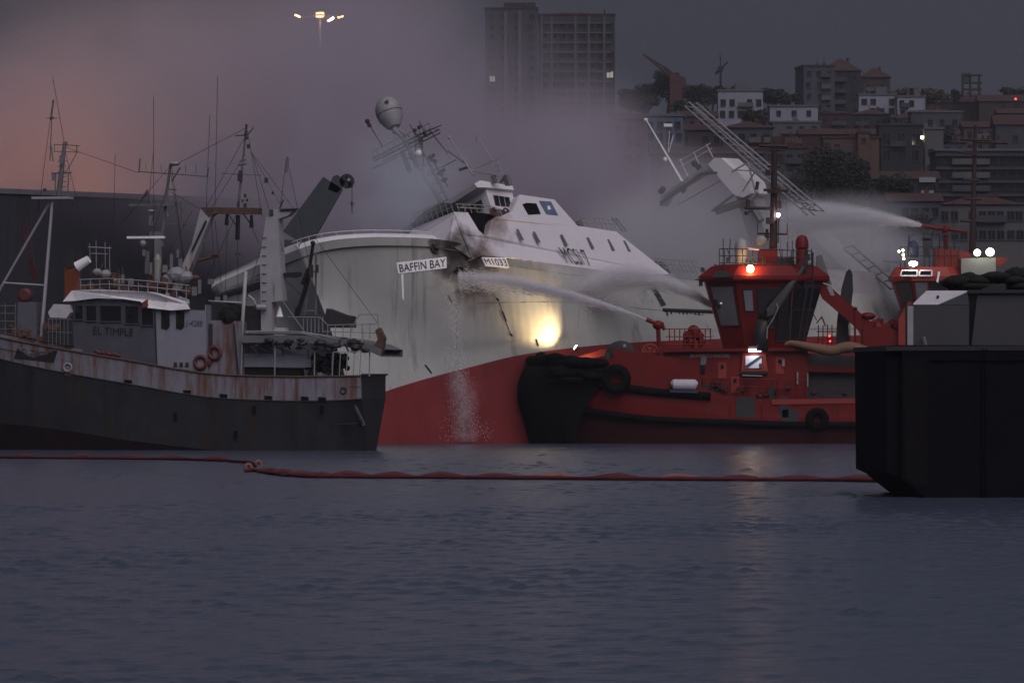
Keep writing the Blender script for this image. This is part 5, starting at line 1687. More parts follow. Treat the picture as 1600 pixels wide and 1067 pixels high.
# lit emblem board with a strip lamp above
tpoly([(1161, 553), (1196, 553), (1200, 580), (1158, 580)], 'board_frame', M['tug_orange'], depth=.16, dy=1.0)
bd = tpoly([(1165, 556), (1190, 556), (1190, 575), (1165, 575)], 'emblem_board', M['white_clean'], depth=.04, dy=1.0, lift=.06)
tpoly([(1165, 573), (1168, 575), (1190, 559), (1190, 556), (1187, 556), (1165, 571)], 'emblem_stripe', M['letter_blue'], depth=.02, dy=1.0, lift=.09)
tpoly([(1186, 568), (1190, 568), (1190, 575), (1186, 575)], 'emblem_corner', M['letter_blue'], depth=.02, dy=1.0, lift=.09)
tpoly([(1156, 581), (1200, 581), (1200, 584), (1156, 584)], 'board_shelf', M['black'], depth=.3, dy=.9)
tpoly([(1160, 585.5), (1191, 586.5), (1191, 588), (1160, 587)], 'shelf_edge', M['pale'], depth=.2, dy=.9)
tpoly([(1170, 541), (1190, 541), (1191, 544), (1169, 544)], 'strip_housing', M['pale'], depth=.5, dy=.6)
tpoly([(1170, 545), (1189, 545), (1189, 549.5), (1170, 549.5)], 'strip_lamp', M['strip'], depth=.2, dy=.6)
lamp('strip_glow', GT.p(1180, 551, .35), 24, (.9, .93, 1.0), .12, spot=140, aim=GT.p(1179, 578, 1.6), blend=.5)
# liferaft canister
c = GT.p(1069, 601, -.38)
m = MB(); m.tube([GT.p(1049, 602, -.38), GT.p(1052, 601, -.38), GT.p(1086, 601.5, -.38), GT.p(1089, 602.5, -.38)], [.24, .42, .44, .28], 14)
for x in (1058, 1069, 1080): m.ring(GT.p(x, 601, -.38), Vector((1, 0, 0)), .41, .025, 16, 5)
tag(m.build('liferaft_canister', M['canvas'], origin=c, smooth=40), 'white bundled liferaft canister lying on the side of the near red tug', 'liferaft')
tpoly([(1046, 609), (1092, 610), (1090, 614), (1048, 613)], 'liferaft_cradle', M['letter_blue'], depth=.5, dy=-.6)
# wheelhouse flaring upwards
CX, CYD = 1193.0, 4.6


def octa(w_px, y, d_half, cut):
    """eight-sided ring about the wheelhouse centre: half width in pixels, half depth in metres"""
    c = GT.p(CX, y, CYD)
    hw = w_px * c.y / FPX
    k = cut
    return [c + Vector((a * hw, b * d_half, 0)) for a, b in ((-1, -k), (-k, -1), (k, -1), (1, -k), (1, k), (k, 1), (-k, 1), (-1, k))]


def oshell(levels, name, mat, cap=True, smooth=False):
    m = MB()
    rings = [octa(*l) for l in levels]
    n = 8
    for a, b in zip(rings, rings[1:]):
        m.add(a + b, [(i, (i + 1) % n, (i + 1) % n + n, i + n) for i in range(n)])
    if cap:
        m.poly(rings[0]); m.poly(rings[-1])
    return m.build(name, mat, tug)


oshell([(62, 545, 2.3, .5), (70, 515, 2.6, .5), (92, 440, 3.4, .5)], 'wheelhouse', M['tug_red'])
oshell([(99, 440, 3.7, .5), (101, 437, 3.75, .5), (101, 432, 3.75, .5), (82, 417, 3.1, .5), (70, 414, 2.7, .5)], 'wheelhouse_roof', M['tug_red'])
ra, rb_ = octa(92, 440, 3.4, .5), octa(70, 515, 2.6, .5)
def face(i, u, v, lift=.05):
    a0, a1, b0, b1 = ra[i], ra[(i + 1) % 8], rb_[i], rb_[(i + 1) % 8]
    p = a0.lerp(a1, u).lerp(b0.lerp(b1, u), v)
    n = (a1 - a0).cross(b0 - a0).normalized()
    n = n if n.y < 0 else -n
    return p + n * lift
def wwin(i, u0, u1, v0, v1, mat='glass', name='wheelhouse_window'):
    q = [face(i, u0, v0), face(i, u1, v0), face(i, u1, v1), face(i, u0, v1)]
    n = (q[1] - q[0]).cross(q[3] - q[0]).normalized()
    n = n if n.y > 0 else -n
    o = MB().prism(q, n * .04).build(name, M[mat], tug)
    m = MB()
    for k in range(4): m.tube([q[k], q[(k + 1) % 4]], .05, 4)
    m.build('window_frame', M['dark'], o)
    return o
M['sky_pane'] = paint('window_painted_sky', (0.16, 0.16, 0.18), rough=0.2, var=.2)  # opaque pane, the brightness of the sky is put into its colour
wwin(0, .12, .90, .10, .92, 'sky_pane')
wwin(1, .10, .28, .18, .62, 'sky_pane')
wwin(1, .36, .72, .16, .98, 'glass', 'wheelhouse_door')
wwin(1, .76, .99, .10, 1.25, 'black', 'wheelhouse_shade')  # black sheets paint the exhaust trunk's shadow over the after faces
wwin(2, .06, .94, .10, 1.2, 'black', 'wheelhouse_shade')
wwin(1, .80, .95, .16, .62)
for u0_, u1_ in ((.06, .45), (.5, .94)): wwin(2, u0_, u1_, .14, .6)
m = MB(); tb_(m, (1118, 468), (1124, 483), .16, dy=1.6); m.ball(GT.p(1126, 475, 1.5), .12); m.build('chart_lamp', M['black'], tug)
MB().ball(GT.p(1126.5, 474.5, 1.35), .11).build('chart_lamp_glass', M['white'], tug)
m = MB(); tb_(m, (1100, 425), (1096, 418), .12, dy=3); tb_(m, (1086, 437), (1102, 438), .05, dy=3); m.box(GT.p(1098, 422, 3), .3, .3, .3); m.box(GT.p(1095, 443, 3), .3, .3, .4); m.build('wing_lights', M['dark'], tug)
tpoly([(1115, 428, .9), (1122, 423, .9), (1136, 423, .9), (1143, 430, .9), (1143, 433, .9), (1113, 433, .9)], 'roof_hood', M['dark'], depth=.3)
# roof rails, radomes, monkey island, mast
m = MB()
for y in (389, 400, 411): m.tube([GT.p(x, y + (0 if x < 1250 else 3), d) for x, d in ((1124, 4), (1126, 1.6), (1160, 1.5), (1262, 1.5), (1268, 4))], .035, 4)
for x in (1124, 1132, 1160, 1176, 1192, 1222, 1240, 1262, 1268): tb_(m, (x, 389), (x, 420), .035, dy=1.6, n=4)
for x, y in ((1130, 373), (1230, 378), (1244, 386), (1238, 376)): tb_(m, (x, y), (x, 418), .03, dy=1.6, n=4)
for x in (1258, 1270): tb_(m, (x, 394), (x, 452), .06, dy=1.5, n=4)
for k in range(8): tb_(m, (1258, 398 + k * 7), (1270, 398 + k * 7), .03, dy=1.5, n=4)
m.build('roof_rail', M['dark'], tug)
m = MB(); m.lathe(GT.p(1158, 414, 2.8), Z, [(.45, 0), (.45, .9), (.5, 1.0), (.5, 1.35), (.42, 1.75), (.22, 1.98), (.02, 2.05)], 16); m.build('satellite_dome', M['pale'], tug, smooth=40)
m = MB(); m.lathe(GT.p(1253, 418, 3.2), Z, [(.5, 0), (.42, 1.2), (.38, 1.4), (.52, 1.5), (.5, 2.0), (.34, 2.4), (.02, 2.5)], 14); m.build('funnel_cowl', M['tug_red'], tug, smooth=40)
tpoly([(1186, 390), (1213, 388), (1216, 425), (1184, 425)], 'mast_foot', M['tug_red'], depth=1.4, dy=3.2)
tpoly([(1214, 404), (1240, 402), (1242, 440), (1212, 440)], 'roof_locker', M['dark'], depth=1.2, dy=2.0)
m = MB()
tb_(m, (1208, 420), (1210, 226), .33, dy=3.8, n=8, r2=.2)
for y, x0, x1, r in ((228, 1186, 1232, .14), (234, 1190, 1226, .08), (297, 1193, 1232, .12), (325, 1163, 1206, .13), (365, 1183, 1230, .08), (260, 1200, 1220, .08)):
    tb_(m, (x0, y), (x1, y + 1), r, dy=3.7)
tb_(m, (1192, 228), (1191, 212), .12, dy=3.7); tb_(m, (1223, 228), (1224, 214), .08, dy=3.7); tb_(m, (1210, 228), (1210, 218), .1, dy=3.7)
tb_(m, (1168, 324), (1169, 312), .16, dy=3.7); tb_(m, (1230, 365), (1230, 350), .03, dy=3.7); tb_(m, (1184, 365), (1183, 348), .03, dy=3.7); tb_(m, (1182, 297), (1184, 284), .14, dy=3.8)
tb_(m, (1166, 332), (1176, 330), .05, dy=3.7); m.ball(GT.p(1166, 333, 3.7), .16)
tb_(m, (1216, 342), (1216, 380), .05, dy=3.5); tb_(m, (1214, 330), (1220, 300), .03, dy=3.5); tb_(m, (1198, 358), (1200, 372), .12, dy=3.7)
m.box(GT.p(1189, 234, 3.7), 1.0, .4, .2); m.box(GT.p(1222, 250, 3.7), .35, .3, .5); m.box(GT.p(1200, 270, 3.7), .4, .3, .45); m.box(GT.p(1217, 320, 3.6), .4, .3, .6); m.box(GT.p(1202, 345, 3.5), .5, .4, .5); m.box(GT.p(1208, 300, 3.5), .9, .6, .2); m.box(GT.p(1198, 372, 3.6), .3, .3, .5); m.box(GT.p(1215, 296, 3.6), .4, .3, .3)
for x in (1228, 1216): tb_(m, (x, 300), (x + 4, 390), .012, dy=3.6, n=4)
m.build('mast', M['mast_dark'], tug)
m = MB(); m.ball(GT.p(1189, 377, 2.6), .48, .25, .4, 12, 8); m.build('wrapped_searchlight', M['olive'], tug)
# lamps of the near tug
m = MB(); m.lathe(GT.p(1172, 420, 1.25), GT.N, [(.18, 0), (.24, .1), (.2, .35)], 12); m.tube([GT.p(1172, 424, 1.5), GT.p(1172, 432, 1.6)], .06, 5)
fl_ = m.build('deck_floodlight', M['dark'], tug)
MB().ball(GT.p(1172.5, 420, 1.1), .28, .14, .28, 12, 8).build('flood_lens', M['amber_lamp'], fl_)
lamp('flood_glow', GT.p(1172.5, 416, .6), 260, (1.0, .56, .2), .14, spot=150, aim=GT.p(1174, 440, 3.2), blend=.5)
m = MB(); m.box(GT.p(1216, 343, 3.4), .3, .3, .12)
wl = m.build('mast_light', M['dark'], tug)
MB().ball(GT.p(1216, 336, 3.3), .13, n=10, m=8).build('light_globe', M['white_lamp'], wl)
lamp('mast_glow', GT.p(1216, 336, 2.9), 12, (1, .95, .9), .13)
m = MB(); m.tube([GT.p(1169, 389, 1.6), GT.p(1186, 390, 1.6)], .06, 6)
m.build('roof_strip_lamp', M['warm_lamp'] if False else glow('roof_strip_glow', (1.0, .42, .25), 2.5), tug)
MB().ball(GT.p(1151, 424, 1.3), .07, n=8, m=6).build('side_lamp', M['red_lamp'], tug)
lamp('roof_strip_light', GT.p(1178, 392, 1.2), 7, (1, .4, .22), .2)
# red lit rail aft of the wheelhouse
m = MB()
for x in (1279, 1286, 1293, 1300): tb_(m, (x, 508), (x, 546), .04, dy=4.5, n=4)
for y in (518, 530): tb_(m, (1276, y), (1306, y), .04, dy=4.5, n=4)
tb_(m, (1276, 505), (1284, 495), .05, dy=4.5); tb_(m, (1284, 495), (1290, 510), .05, dy=4.5); tb_(m, (1276, 500), (1269, 488), .04, dy=4.5)
for x in range(1310, 1360, 9): tb_(m, (x, 500), (x, 548), .03, dy=5.5, n=4)
m.build('aft_rail', M['tug_red'], tug)
for x, y in ((1281, 539), (1296, 525), (1297, 533), (1288, 540)):
    MB().ball(GT.p(x, y, 4.3), .08, n=6, m=5).build('rail_lamp', M['red_lamp'], tug)
lamp('rail_glow', GT.p(1290, 530, 3.9), 6, (1, .12, .05), .15)
# foredeck monitor and its platform
m = MB()
for x in range(1046, 1112, 8): tb_(m, (x, 514), (x, 546), .045, dy=2.2, n=4)
for y in (514, 526, 538): tb_(m, (1040, y), (1112, y), .035, dy=2.2, n=4)
m.build('monitor_rail', M['tug_orange'], tug)
def monitor(x, y, flip, name):
    m = MB()
    tb_(m, (x + 18, 548), (x + 16, y + 10), .17, dy=2.6, n=8)
    m.ball(GT.p(x + 16, y + 8, 2.6), .42, .35, .36, 10, 8)
    tb_(m, (x, y), (x + 16, y + 7), .11, dy=2.6, n=8, r2=.17); tb_(m, (x - 2, y - 1), (x + 7, y + 3), .17, dy=2.6, n=8)
    tb_(m, (x + 22, y + 4), (x + 26, y + 16), .13, dy=2.6)
    return m.build(name, M['tug_red'], tug, smooth=40)
monitor(1012, 500, 0, 'foam_monitor')
m = MB()
for x, y, s_ in ((1076, 524, .4), (1084, 518, .5), (1092, 524, .4), (1078, 534, .35), (1096, 534, .3)): m.ball(GT.p(x, y, 2.6), s_, s_ * .8, s_, 9, 6, jit=.2)
for x in (1070, 1082, 1094): tb_(m, (x, 520), (x, 546), .14, dy=2.7)
m.build('pump_cluster', M['tug_red'], tug, smooth=40)
# big ventilation trunk, leaning boom and tan hose
m = MB()
m.tube([GT.p(*q) for q in ((1190, 548, .9), (1189, 520, .9), (1191, 504, .9), (1204, 488, .9), (1252, 424, 1.2), (1256, 416, 1.3))], [.55, .52, .5, .42, .22, .15], 10)
m.build('exhaust_trunk', M['dark'], tug, smooth=True)
m = MB(); m.tube([GT.p(*q) for q in ((1213, 474, .4), (1216, 482, .4), (1206, 502, .4), (1199, 512, .4), (1198, 530, .4))], .05, 5); m.build('trunk_pipe', M['pale'], tug)
tpoly([(1274, 438), (1296, 447), (1376, 516), (1374, 532), (1360, 532), (1336, 510), (1285, 466)], 'crane_boom', M['tug_red'], depth=.7, dy=3.0)
tpoly([(1292, 448), (1300, 448), (1304, 462), (1298, 462)], 'boom_joint', M['pale'], depth=.8, dy=2.95)
tpoly([(1276, 400), (1284, 398), (1300, 445), (1276, 438)], 'crane_head', M['grey'], depth=.8, dy=3.2)
m = MB(); m.ball(GT.p(1356, 494, 3.2), .62, .5, .3, 10, 7); m.ball(GT.p(1372, 512, 3.2), .5, .5, .45, 10, 7, jit=.2); m.box(GT.p(1370, 526, 3.2), 2.2, 1.0, 1.4); tb_(m, (1335, 480), (1336, 548), .07, dy=3.0); tb_(m, (1378, 498), (1378, 520), .12, dy=3.0); m.ball(GT.p(1337, 482, 3.0), .14)
m.build('crane_base', M['tug_red'], tug, smooth=40)
tpoly([(1306, 552), (1309, 500), (1316, 450), (1323, 425), (1328, 420), (1332, 428), (1333, 455), (1326, 510), (1328, 552)], 'exhaust_fin', M['black'], depth=1.0, dy=4.6)
m = MB()
m.tube([GT.p(*q) for q in catmull([(1226, 540, .6), (1236, 536, .6), (1270, 543, .5), (1300, 548, .5), (1318, 543, .5), (1334, 543, .5), (1360, 552, .5)], 3)], [.12 + .30 * min(1, k / 8) for k in range(19)], 10)
m.build('covered_hose', M['tan'], tug, smooth=True)
# work light on the bow aimed at the ship's side
h0 = oh(879, 551, 1.7)
aim = oh(842, 497, 0)
arm0 = GT.p(892, 562, 6.4)
hd = (aim - h0).normalized()
m = MB(); m.tube([h0 - hd * .3, h0 - hd * .1, h0], [.1, .2, .22], 12); m.tube([arm0, arm0 + Z * .5, h0 - hd * .3], .06, 6)
fl_ = m.build('bow_floodlight', M['dark'], tug)
MB().tube([h0 + hd * .01, h0 + hd * .06], .19, 12).build('flood_lens', M['warm_lamp'], fl_)
lamp('bow_flood_beam', h0 + hd * .25, 2900, (1.0, .70, .34), .12, spot=96, aim=aim, blend=1.0)
lamp('bow_spill_fill', GT.p(918, 563, 4.6), 60, (1.0, .45, .2), .2)  # bare lamp added to throw warm light on the far bulwark

# ------------------------------------------------------------------ second red tug beyond
T2 = Frame(at(1460, 590, 462), yaw=0)
tug2 = thing('rescue_tug', 'second red tug mostly hidden behind the dark barge, white floodlights on its wheelhouse', 'tug', (at(1460, 590, 462).x, 466, 0))
def q2(pts, name, mat, depth=.06, dy=0.0, lift=0.0): return tpoly(pts, name, mat, depth, dy, lift, tug2, T2)
hp = [(1330, 640), (1345, 560), (1400, 545), (1640, 545), (1640, 700), (1350, 700)]
q2(hp, 'hull', M['tug_red'], depth=9)
q2([(1404, 545), (1404, 500), (1420, 470), (1530, 470), (1530, 545)], 'deckhouse', M['tug_orange'], depth=5, dy=1.2)
c2 = T2.p(1452, 445, 3.5)
def ring2(w, y, d, cut=.5):
    c = T2.p(1450, y, 3.5); hw = w * c.y / FPX
    return [c + Vector((a * hw, b * d, 0)) for a, b in ((-1, -cut), (-cut, -1), (cut, -1), (1, -cut), (1, cut), (cut, 1), (-cut, 1), (-1, cut))]
def shell2(levels, name, mat):
    m = MB(); rg = [ring2(*l) for l in levels]
    for a, b in zip(rg, rg[1:]): m.add(a + b, [(i, (i + 1) % 8, (i + 1) % 8 + 8, i + 8) for i in range(8)])
    m.poly(rg[0]); m.poly(rg[-1])
    return m.build(name, mat, tug2)
shell2([(36, 500, 2.0), (46, 470, 2.6), (56, 440, 3.2)], 'wheelhouse', M['tug_orange'])
shell2([(60, 440, 3.4), (60, 433, 3.4), (50, 418, 2.8)], 'wheelhouse_roof', M['tug_orange'])
A2, B2 = ring2(56, 440, 3.2), ring2(46, 470, 2.6)
for i, u0, u1 in ((0, .15, .85), (1, .05, .40), (1, .48, .95), (2, .1, .9)):
    q = [A2[i].lerp(A2[i + 1], u).lerp(B2[i].lerp(B2[i + 1], u), v) - T2.N * .1 for u, v in ((u0, .08), (u1, .08), (u1, 1.2), (u0, 1.2))]
    MB().prism(q, T2.N * .05).build('wheelhouse_window', M['sky_pane'] if i == 1 and u0 < .1 else M['glass'], tug2)
for x0, x1 in ((1409, 1433), (1438, 1456)):
    q = [(x0, 423), (x1, 423), (x1, 431), (x0 - 2, 431)]
    o = q2(q, 'brow_window', M['glass'], depth=.05, dy=.05, lift=.0)
    m = MB()
    for i in range(4): tb_(m, q[i], q[(i + 1) % 4], .06, dy=-.02, F=T2)
    m.build('window_frame', M['white'], o)
q2([(1466, 424), (1469, 425), (1466, 442), (1463, 440)], 'grab_rail', M['white'], depth=.05, dy=.0)
m = MB()
for x in (1407, 1414, 1421, 1444, 1452, 1458, 1466, 1476, 1486, 1498): tb_(m, (x, 386), (x, 420), .04, dy=1.4, n=4, F=T2)
for y in (386, 400): tb_(m, (1407, y), (1500, y), .035, dy=1.4, n=4, F=T2)
for x in (1444, 1456, 1468, 1480, 1492): tb_(m, (x, 362), (x, 390), .045, dy=1.8, n=4, F=T2)
tb_(m, (1436, 365), (1500, 366), .045, dy=1.8, F=T2)
m.build('roof_rail', M['dark'], tug2)
for x, w, h_, n_ in ((1427, .45, 1.25, 'satellite_dome'), (1448, .35, 1.5, 'life_jacket_locker')):
    m = MB(); b_ = T2.p(x, 402, 2.0)
    if n_ == 'satellite_dome': m.lathe(b_, Z, [(w * .8, 0), (w, .3), (w, h_ * .7), (w * .6, h_), (.03, h_ * 1.12)], 14); m.tube([T2.p(1420, 398, 2), T2.p(1420.5, 367, 2)], [.2, .06], 6)
    else: m.box(b_ + Z * h_ / 2, w * 1.6, .8, h_); m.box(b_ + Z * h_, w * 2.2, .8, .25)
    m.build(n_, M['letter_blue'] if n_ == 'satellite_dome' else M['dark'], tug2, smooth=40)
q2([(1462, 388), (1500, 392), (1518, 396), (1518, 455), (1462, 455)], 'funnel_casing', M['tug_orange'], depth=3, dy=1.6)
m = MB()
tb_(m, (1440, 352.5), (1478, 358), .14, dy=2.2, n=8, r2=.2, F=T2); tb_(m, (1478, 358), (1510, 362), .12, dy=2.2, F=T2); tb_(m, (1478, 358), (1478, 392), .2, dy=2.2, n=8, F=T2); m.ball(T2.p(1478, 358, 2.2), .3)
m.build('water_monitor', M['tug_red'], tug2, smooth=40)
m = MB()
tb_(m, (1519, 400), (1524, 196), .28, dy=3.2, n=8, r2=.13, F=T2)
for y, x0, x1 in ((218, 1500, 1547), (222, 1526, 1574), (238, 1498, 1524), (280, 1505, 1530), (310, 1506, 1534), (345, 1500, 1540)): tb_(m, (x0, y), (x1, y + 2), .12, dy=3.1, F=T2)
for x in (1504, 1514, 1536, 1544, 1560): tb_(m, (x, 219), (x, 212), .1, dy=3.1, F=T2)
tb_(m, (1490, 400), (1490, 238), .02, dy=3.1, F=T2); m.box(T2.p(1516, 240, 3.1), 1.1, .4, .3)
m.build('mast', M['mast_dark'], tug2)
tb2 = q2([(1502, 404), (1556, 402), (1556, 470), (1502, 470)], 'aft_casing', M['olive'], depth=3, dy=.8)
tpoly([(1554, 402), (1576, 404), (1574, 407), (1562, 416), (1554, 414)], 'orange_beak', M['tug_orange'], depth=.5, dy=.9, parent=tug2, F=T2)
for x, y, k in ((1527, 395, .28), (1547, 394, .34)):
    h = T2.p(x, y, .55)
    m = MB(); m.lathe(h + T2.N * .06, T2.N, [(k * 1.1, 0), (k * .9, .3)], 12); m.tube([h + T2.N * .2, T2.p(x, 405, .9)], .06, 5)
    o = m.build('floodlight', M['dark'], tug2)
    MB().lathe(h, T2.N, [(k * .95, 0), (k * .95, .05)], 12).build('flood_lens', glow('flood_lens_cold', (.9, 1.0, .82), 20), o)
    lamp('aft_flood_glow', h - T2.N * .5, 26, (.9, 1.0, .82), .25)
h = T2.p(1427, 412, .0)
m = MB(); m.box(h + T2.N * .2, .8, .3, .35); o = m.build('floodlight', M['dark'], tug2)
MB().ball(h, .33, .12, .2, 12, 8).build('flood_lens', M['white_lamp'], o)
lamp('brow_flood_glow', h - T2.N * .6 + Z * .05, 70, (1, .93, .85), .2)
for x, y in ((1404.5, 393), (1411, 391), (1411.5, 398), (1412, 404)):
    MB().ball(T2.p(x, y, 1.2), .09, n=7, m=5).build('signal_lamp', M['warm_lamp'], tug2)
lamp('signal_glow', T2.p(1409, 396, .9), 7, (1, .5, .25), .12)
q2([(1340, 512), (1410, 508), (1410, 548), (1340, 548)], 'foredeck_house', M['tug_orange'], depth=3, dy=3)
m = MB()
for k in range(9): m.ball(T2.p(1352 + k * 7, 508 + rnd.uniform(-5, 3), 3), .35, .3, .35, 8, 6, jit=.3)
m.build('foredeck_gear', M['tug_red'], tug2)

# ------------------------------------------------------------------ dark barge at right
BG = Frame(at(1450, 776, 237.5), yaw=4)
barge = thing('dark_barge', 'dark navy steel barge with raked end and sloped grey cabinet at the right edge', 'barge', (at(1560, 590, 238).x, 243, 0))
def bg(pts, name, mat, depth=.06, dy=0.0, lift=0.0): return tpoly(pts, name, mat, depth, dy, lift, barge, BG)
bg([(1409, 539), (1414, 539), (2350, 541), (2350, 792), (1462, 790), (1409, 748)], 'hull', M['barge'], depth=11, dy=.0)
bg([(1384, 543), (1409, 539), (1409, 748), (1386, 738)], 'end_tank', M['barge'], depth=10, dy=.35)
bg([(1412, 560), (1448, 562), (1448, 760), (1430, 758), (1414, 744)], 'end_recess', M['soot'], depth=.05, dy=0, lift=.06)
for x in (1535, 1540, 1618): bg([(x, 545), (x + 2.5, 545), (x + 2.5, 780), (x, 780)], 'hull_rib', M['barge'], depth=.15, dy=0, lift=.12)
bg([(1384, 541), (2350, 538), (2350, 545), (1384, 548)], 'deck_edge', M['black'], depth=10.5, dy=-.05)
bg([(1452, 560), (2350, 560), (2350, 563), (1452, 563)], 'hull_rib', M['barge'], depth=.1, dy=0, lift=.1)
# cabinet with a sloping lid
A_, N_ = BG.A, BG.N
bx = [BG.p(1427, 476, .6), BG.p(1514, 476, .6), BG.p(1514, 542, .6), BG.p(1427, 542, .6)]
MB().prism(bx, BG.N * 2.4).build('cabinet', M['barge_grey'], barge)
lid = [BG.p(1427, 476, .57), BG.p(1466, 476, .57), BG.p(1512, 456, 1.6), BG.p(1448, 456, 1.6)]
MB().prism(lid, Z * .05 + BG.N * .02).build('cabinet_lid', M['canvas'], barge)
sd = [BG.p(1466, 476, .58), BG.p(1514, 476, .58), BG.p(1512, 456, 1.6)]
MB().prism(sd, BG.N * .05).build('cabinet_cheek', M['barge_grey'], barge)
MB().lathe(BG.p(1465, 465, 1.0) - BG.N * .05, Vector((0, -.6, .8)), [(.06, 0), (.06, .08)], 8).build('lid_knob', M['dark'], barge)
bg([(1418, 478), (1427, 478), (1427, 560), (1418, 562)], 'cabinet_post', M['pale'], depth=.3, dy=.5)
m = MB(); m.tube([BG.p(1443, 526, .3), BG.p(1446, 540, .3)], .09, 6); m.ball(BG.p(1446, 552, .3), .2, .15, .16, 8, 6, jit=.3); m.box(BG.p(1440, 548, .35), .3, .2, .5); m.build('cabinet_valve', M['grey'], barge)
bg([(1528, 455), (2350, 454), (2350, 540), (1518, 540)], 'deck_house', M['barge_grey'], depth=5, dy=1.4)
bg([(1514, 453), (2350, 450), (2350, 456), (1514, 458)], 'house_roof_edge', M['black'], depth=6, dy=1.2)
bg([(1536, 444), (1572, 443), (1572, 453), (1534, 453)], 'roof_box', M['black'], depth=1, dy=1.6)
r2 = random.Random(31)
m = MB()
for k in range(44):
    x = r2.uniform(1490, 1640)
    top_ = 430 + (14 if x < 1520 else 0) * (1 - (x - 1484) / 36) + (4 * math.sin(x * .12))
    if 1500 < x < 1560: top_ += 2
    y = r2.uniform(top_, 452)
    m.ball(BG.p(x, y, r2.uniform(1.8, 4.2)), r2.uniform(.3, .7), r2.uniform(.3, .5), r2.uniform(.14, .26), 9, 6, jit=.12)
m.ball(BG.p(1590, 430, 2.6), .55, .5, .35, 9, 6, jit=.3)
nh = m.build('net_heap', M['net'], origin=BG.p(1560, 453, 3), smooth=True)
tag(nh, 'dark green heap of netting piled on the barge roof at the right edge', 'net heap', kind='stuff')

# ------------------------------------------------------------------ floating booms
M['boom_dark'] = paint('boom_dark_fabric', (0.07, 0.014, 0.016), rough=0.8, var=.3)
def boom_run(pts, label, bumps, seed):
    r_ = random.Random(seed)
    path = []
    for (x, y) in pts:
        d = CAMZ * FPX / (y - HORIZON)
        p = at(x, y, d); path.append(Vector((p.x, p.y, 0)))
    o = thing('oil_boom', label, 'floating boom', path[len(path) // 2], 'red oil booms on the water')
    fine = [Vector(p) for p in catmull([tuple(p) for p in path], 6)]
    rad = [.085 + .025 * math.sin(i * 1.7) + r_.uniform(-.015, .015) for i in range(len(fine))]
    MB().tube([p + Z * .10 for p in fine], rad, 7).build('float_tube', M['boom'], o, smooth=True)
    m = MB()
    for a, b in zip(fine, fine[1:]):
        m.add([a - Z * .25, b - Z * .25, b + Z * .1, a + Z * .1], [(0, 1, 2, 3)])
    m.build('skirt', M['boom'], o)
    for x, y, s_ in bumps:
        d = CAMZ * FPX / (y - HORIZON)
        p = at(x, y, d); p.z = .05
        m = MB()
        L_ = s_ * 1.9
        e_ = r_.uniform(-.25, .25); hh = r_.uniform(.3, .8)
        m.tube([p + Vector((-L_, 0, .03)), p + Vector((-L_ * .5, 0, .08)), p + Vector((e_, 0, .10 + s_ * .16 * hh)), p + Vector((L_ * .5, 0, .09)), p + Vector((L_, 0, .03))], [.05, .14, .10 + s_ * .10 * hh, .13, .05], 8)
        m.build('joint_float', M['boom_pale'] if r_.random() < .1 else M['boom_dark'], o, smooth=True)
    return o
boom_run([(-120, 713), (0, 716), (100, 717), (200, 718), (300, 719.5), (385, 724), (400, 730)], 'thin red oil boom running along the rusty fishing boat hull', [(40, 715.5, .3), (128, 716, .4), (205, 717, .3), (268, 718, .4), (338, 719.5, .4)], 1)
boom_run([(384, 738), (398, 737), (420, 741), (470, 746), (540, 747), (700, 748), (900, 749.5), (1100, 751), (1300, 752), (1440, 755)], 'long dark red oil boom crossing the open water to the barge', [(420, 739, .35), (441, 741, .35), (468, 744.5, .5), (498, 746, .4), (545, 746, .62), (612, 747, .62), (690, 747, .6), (776, 748, .6), (868, 748.5, .6), (962, 749, .65), (1060, 750, .65), (1156, 751, .6), (1250, 751, .6), (1345, 751.5, .65)], 2)
for x, y, k, l in ((388, 733, 'boom_pale', 'round pale red float at the kink of the booms, left of two'), (404, 728, 'boom_pale', 'round pale red float at the kink of the booms, right of two')):
    d = CAMZ * FPX / (y - HORIZON); c = at(x, y, d); c.z = .10
    m = MB(); m.ring(c, Vector((.25, -1, .1)), .18, .09, 14, 7); m.ball(c + Vector((.12, .1, .05)), .14, n=8, m=6)
    o = m.build('boom_float', M[k], origin=c, smooth=True)
    tag(o, l, 'float', 'floats at the boom kink')

# ------------------------------------------------------------------ smoke, mist and water jets
def vol_nodes(name, color, aniso):
    m, N, L = new_mat(name)
    out = N.new('ShaderNodeOutputMaterial')
    v = N.new('ShaderNodeVolumePrincipled')
    v.inputs['Color'].default_value = (*color, 1)
    v.inputs['Anisotropy'].default_value = aniso
    L.new(v.outputs[0], out.inputs['Volume'])
    return m, N, L, v


def mth(N, L, op, a, b=None, c=None, clamp=False):
    n = N.new('ShaderNodeMath'); n.operation = op; n.use_clamp = clamp
    for i, x in enumerate((a, b, c)):
        if x is None: continue
        if isinstance(x, (int, float)): n.inputs[i].default_value = x
        else: L.new(x, n.inputs[i])
    return n.outputs[0]


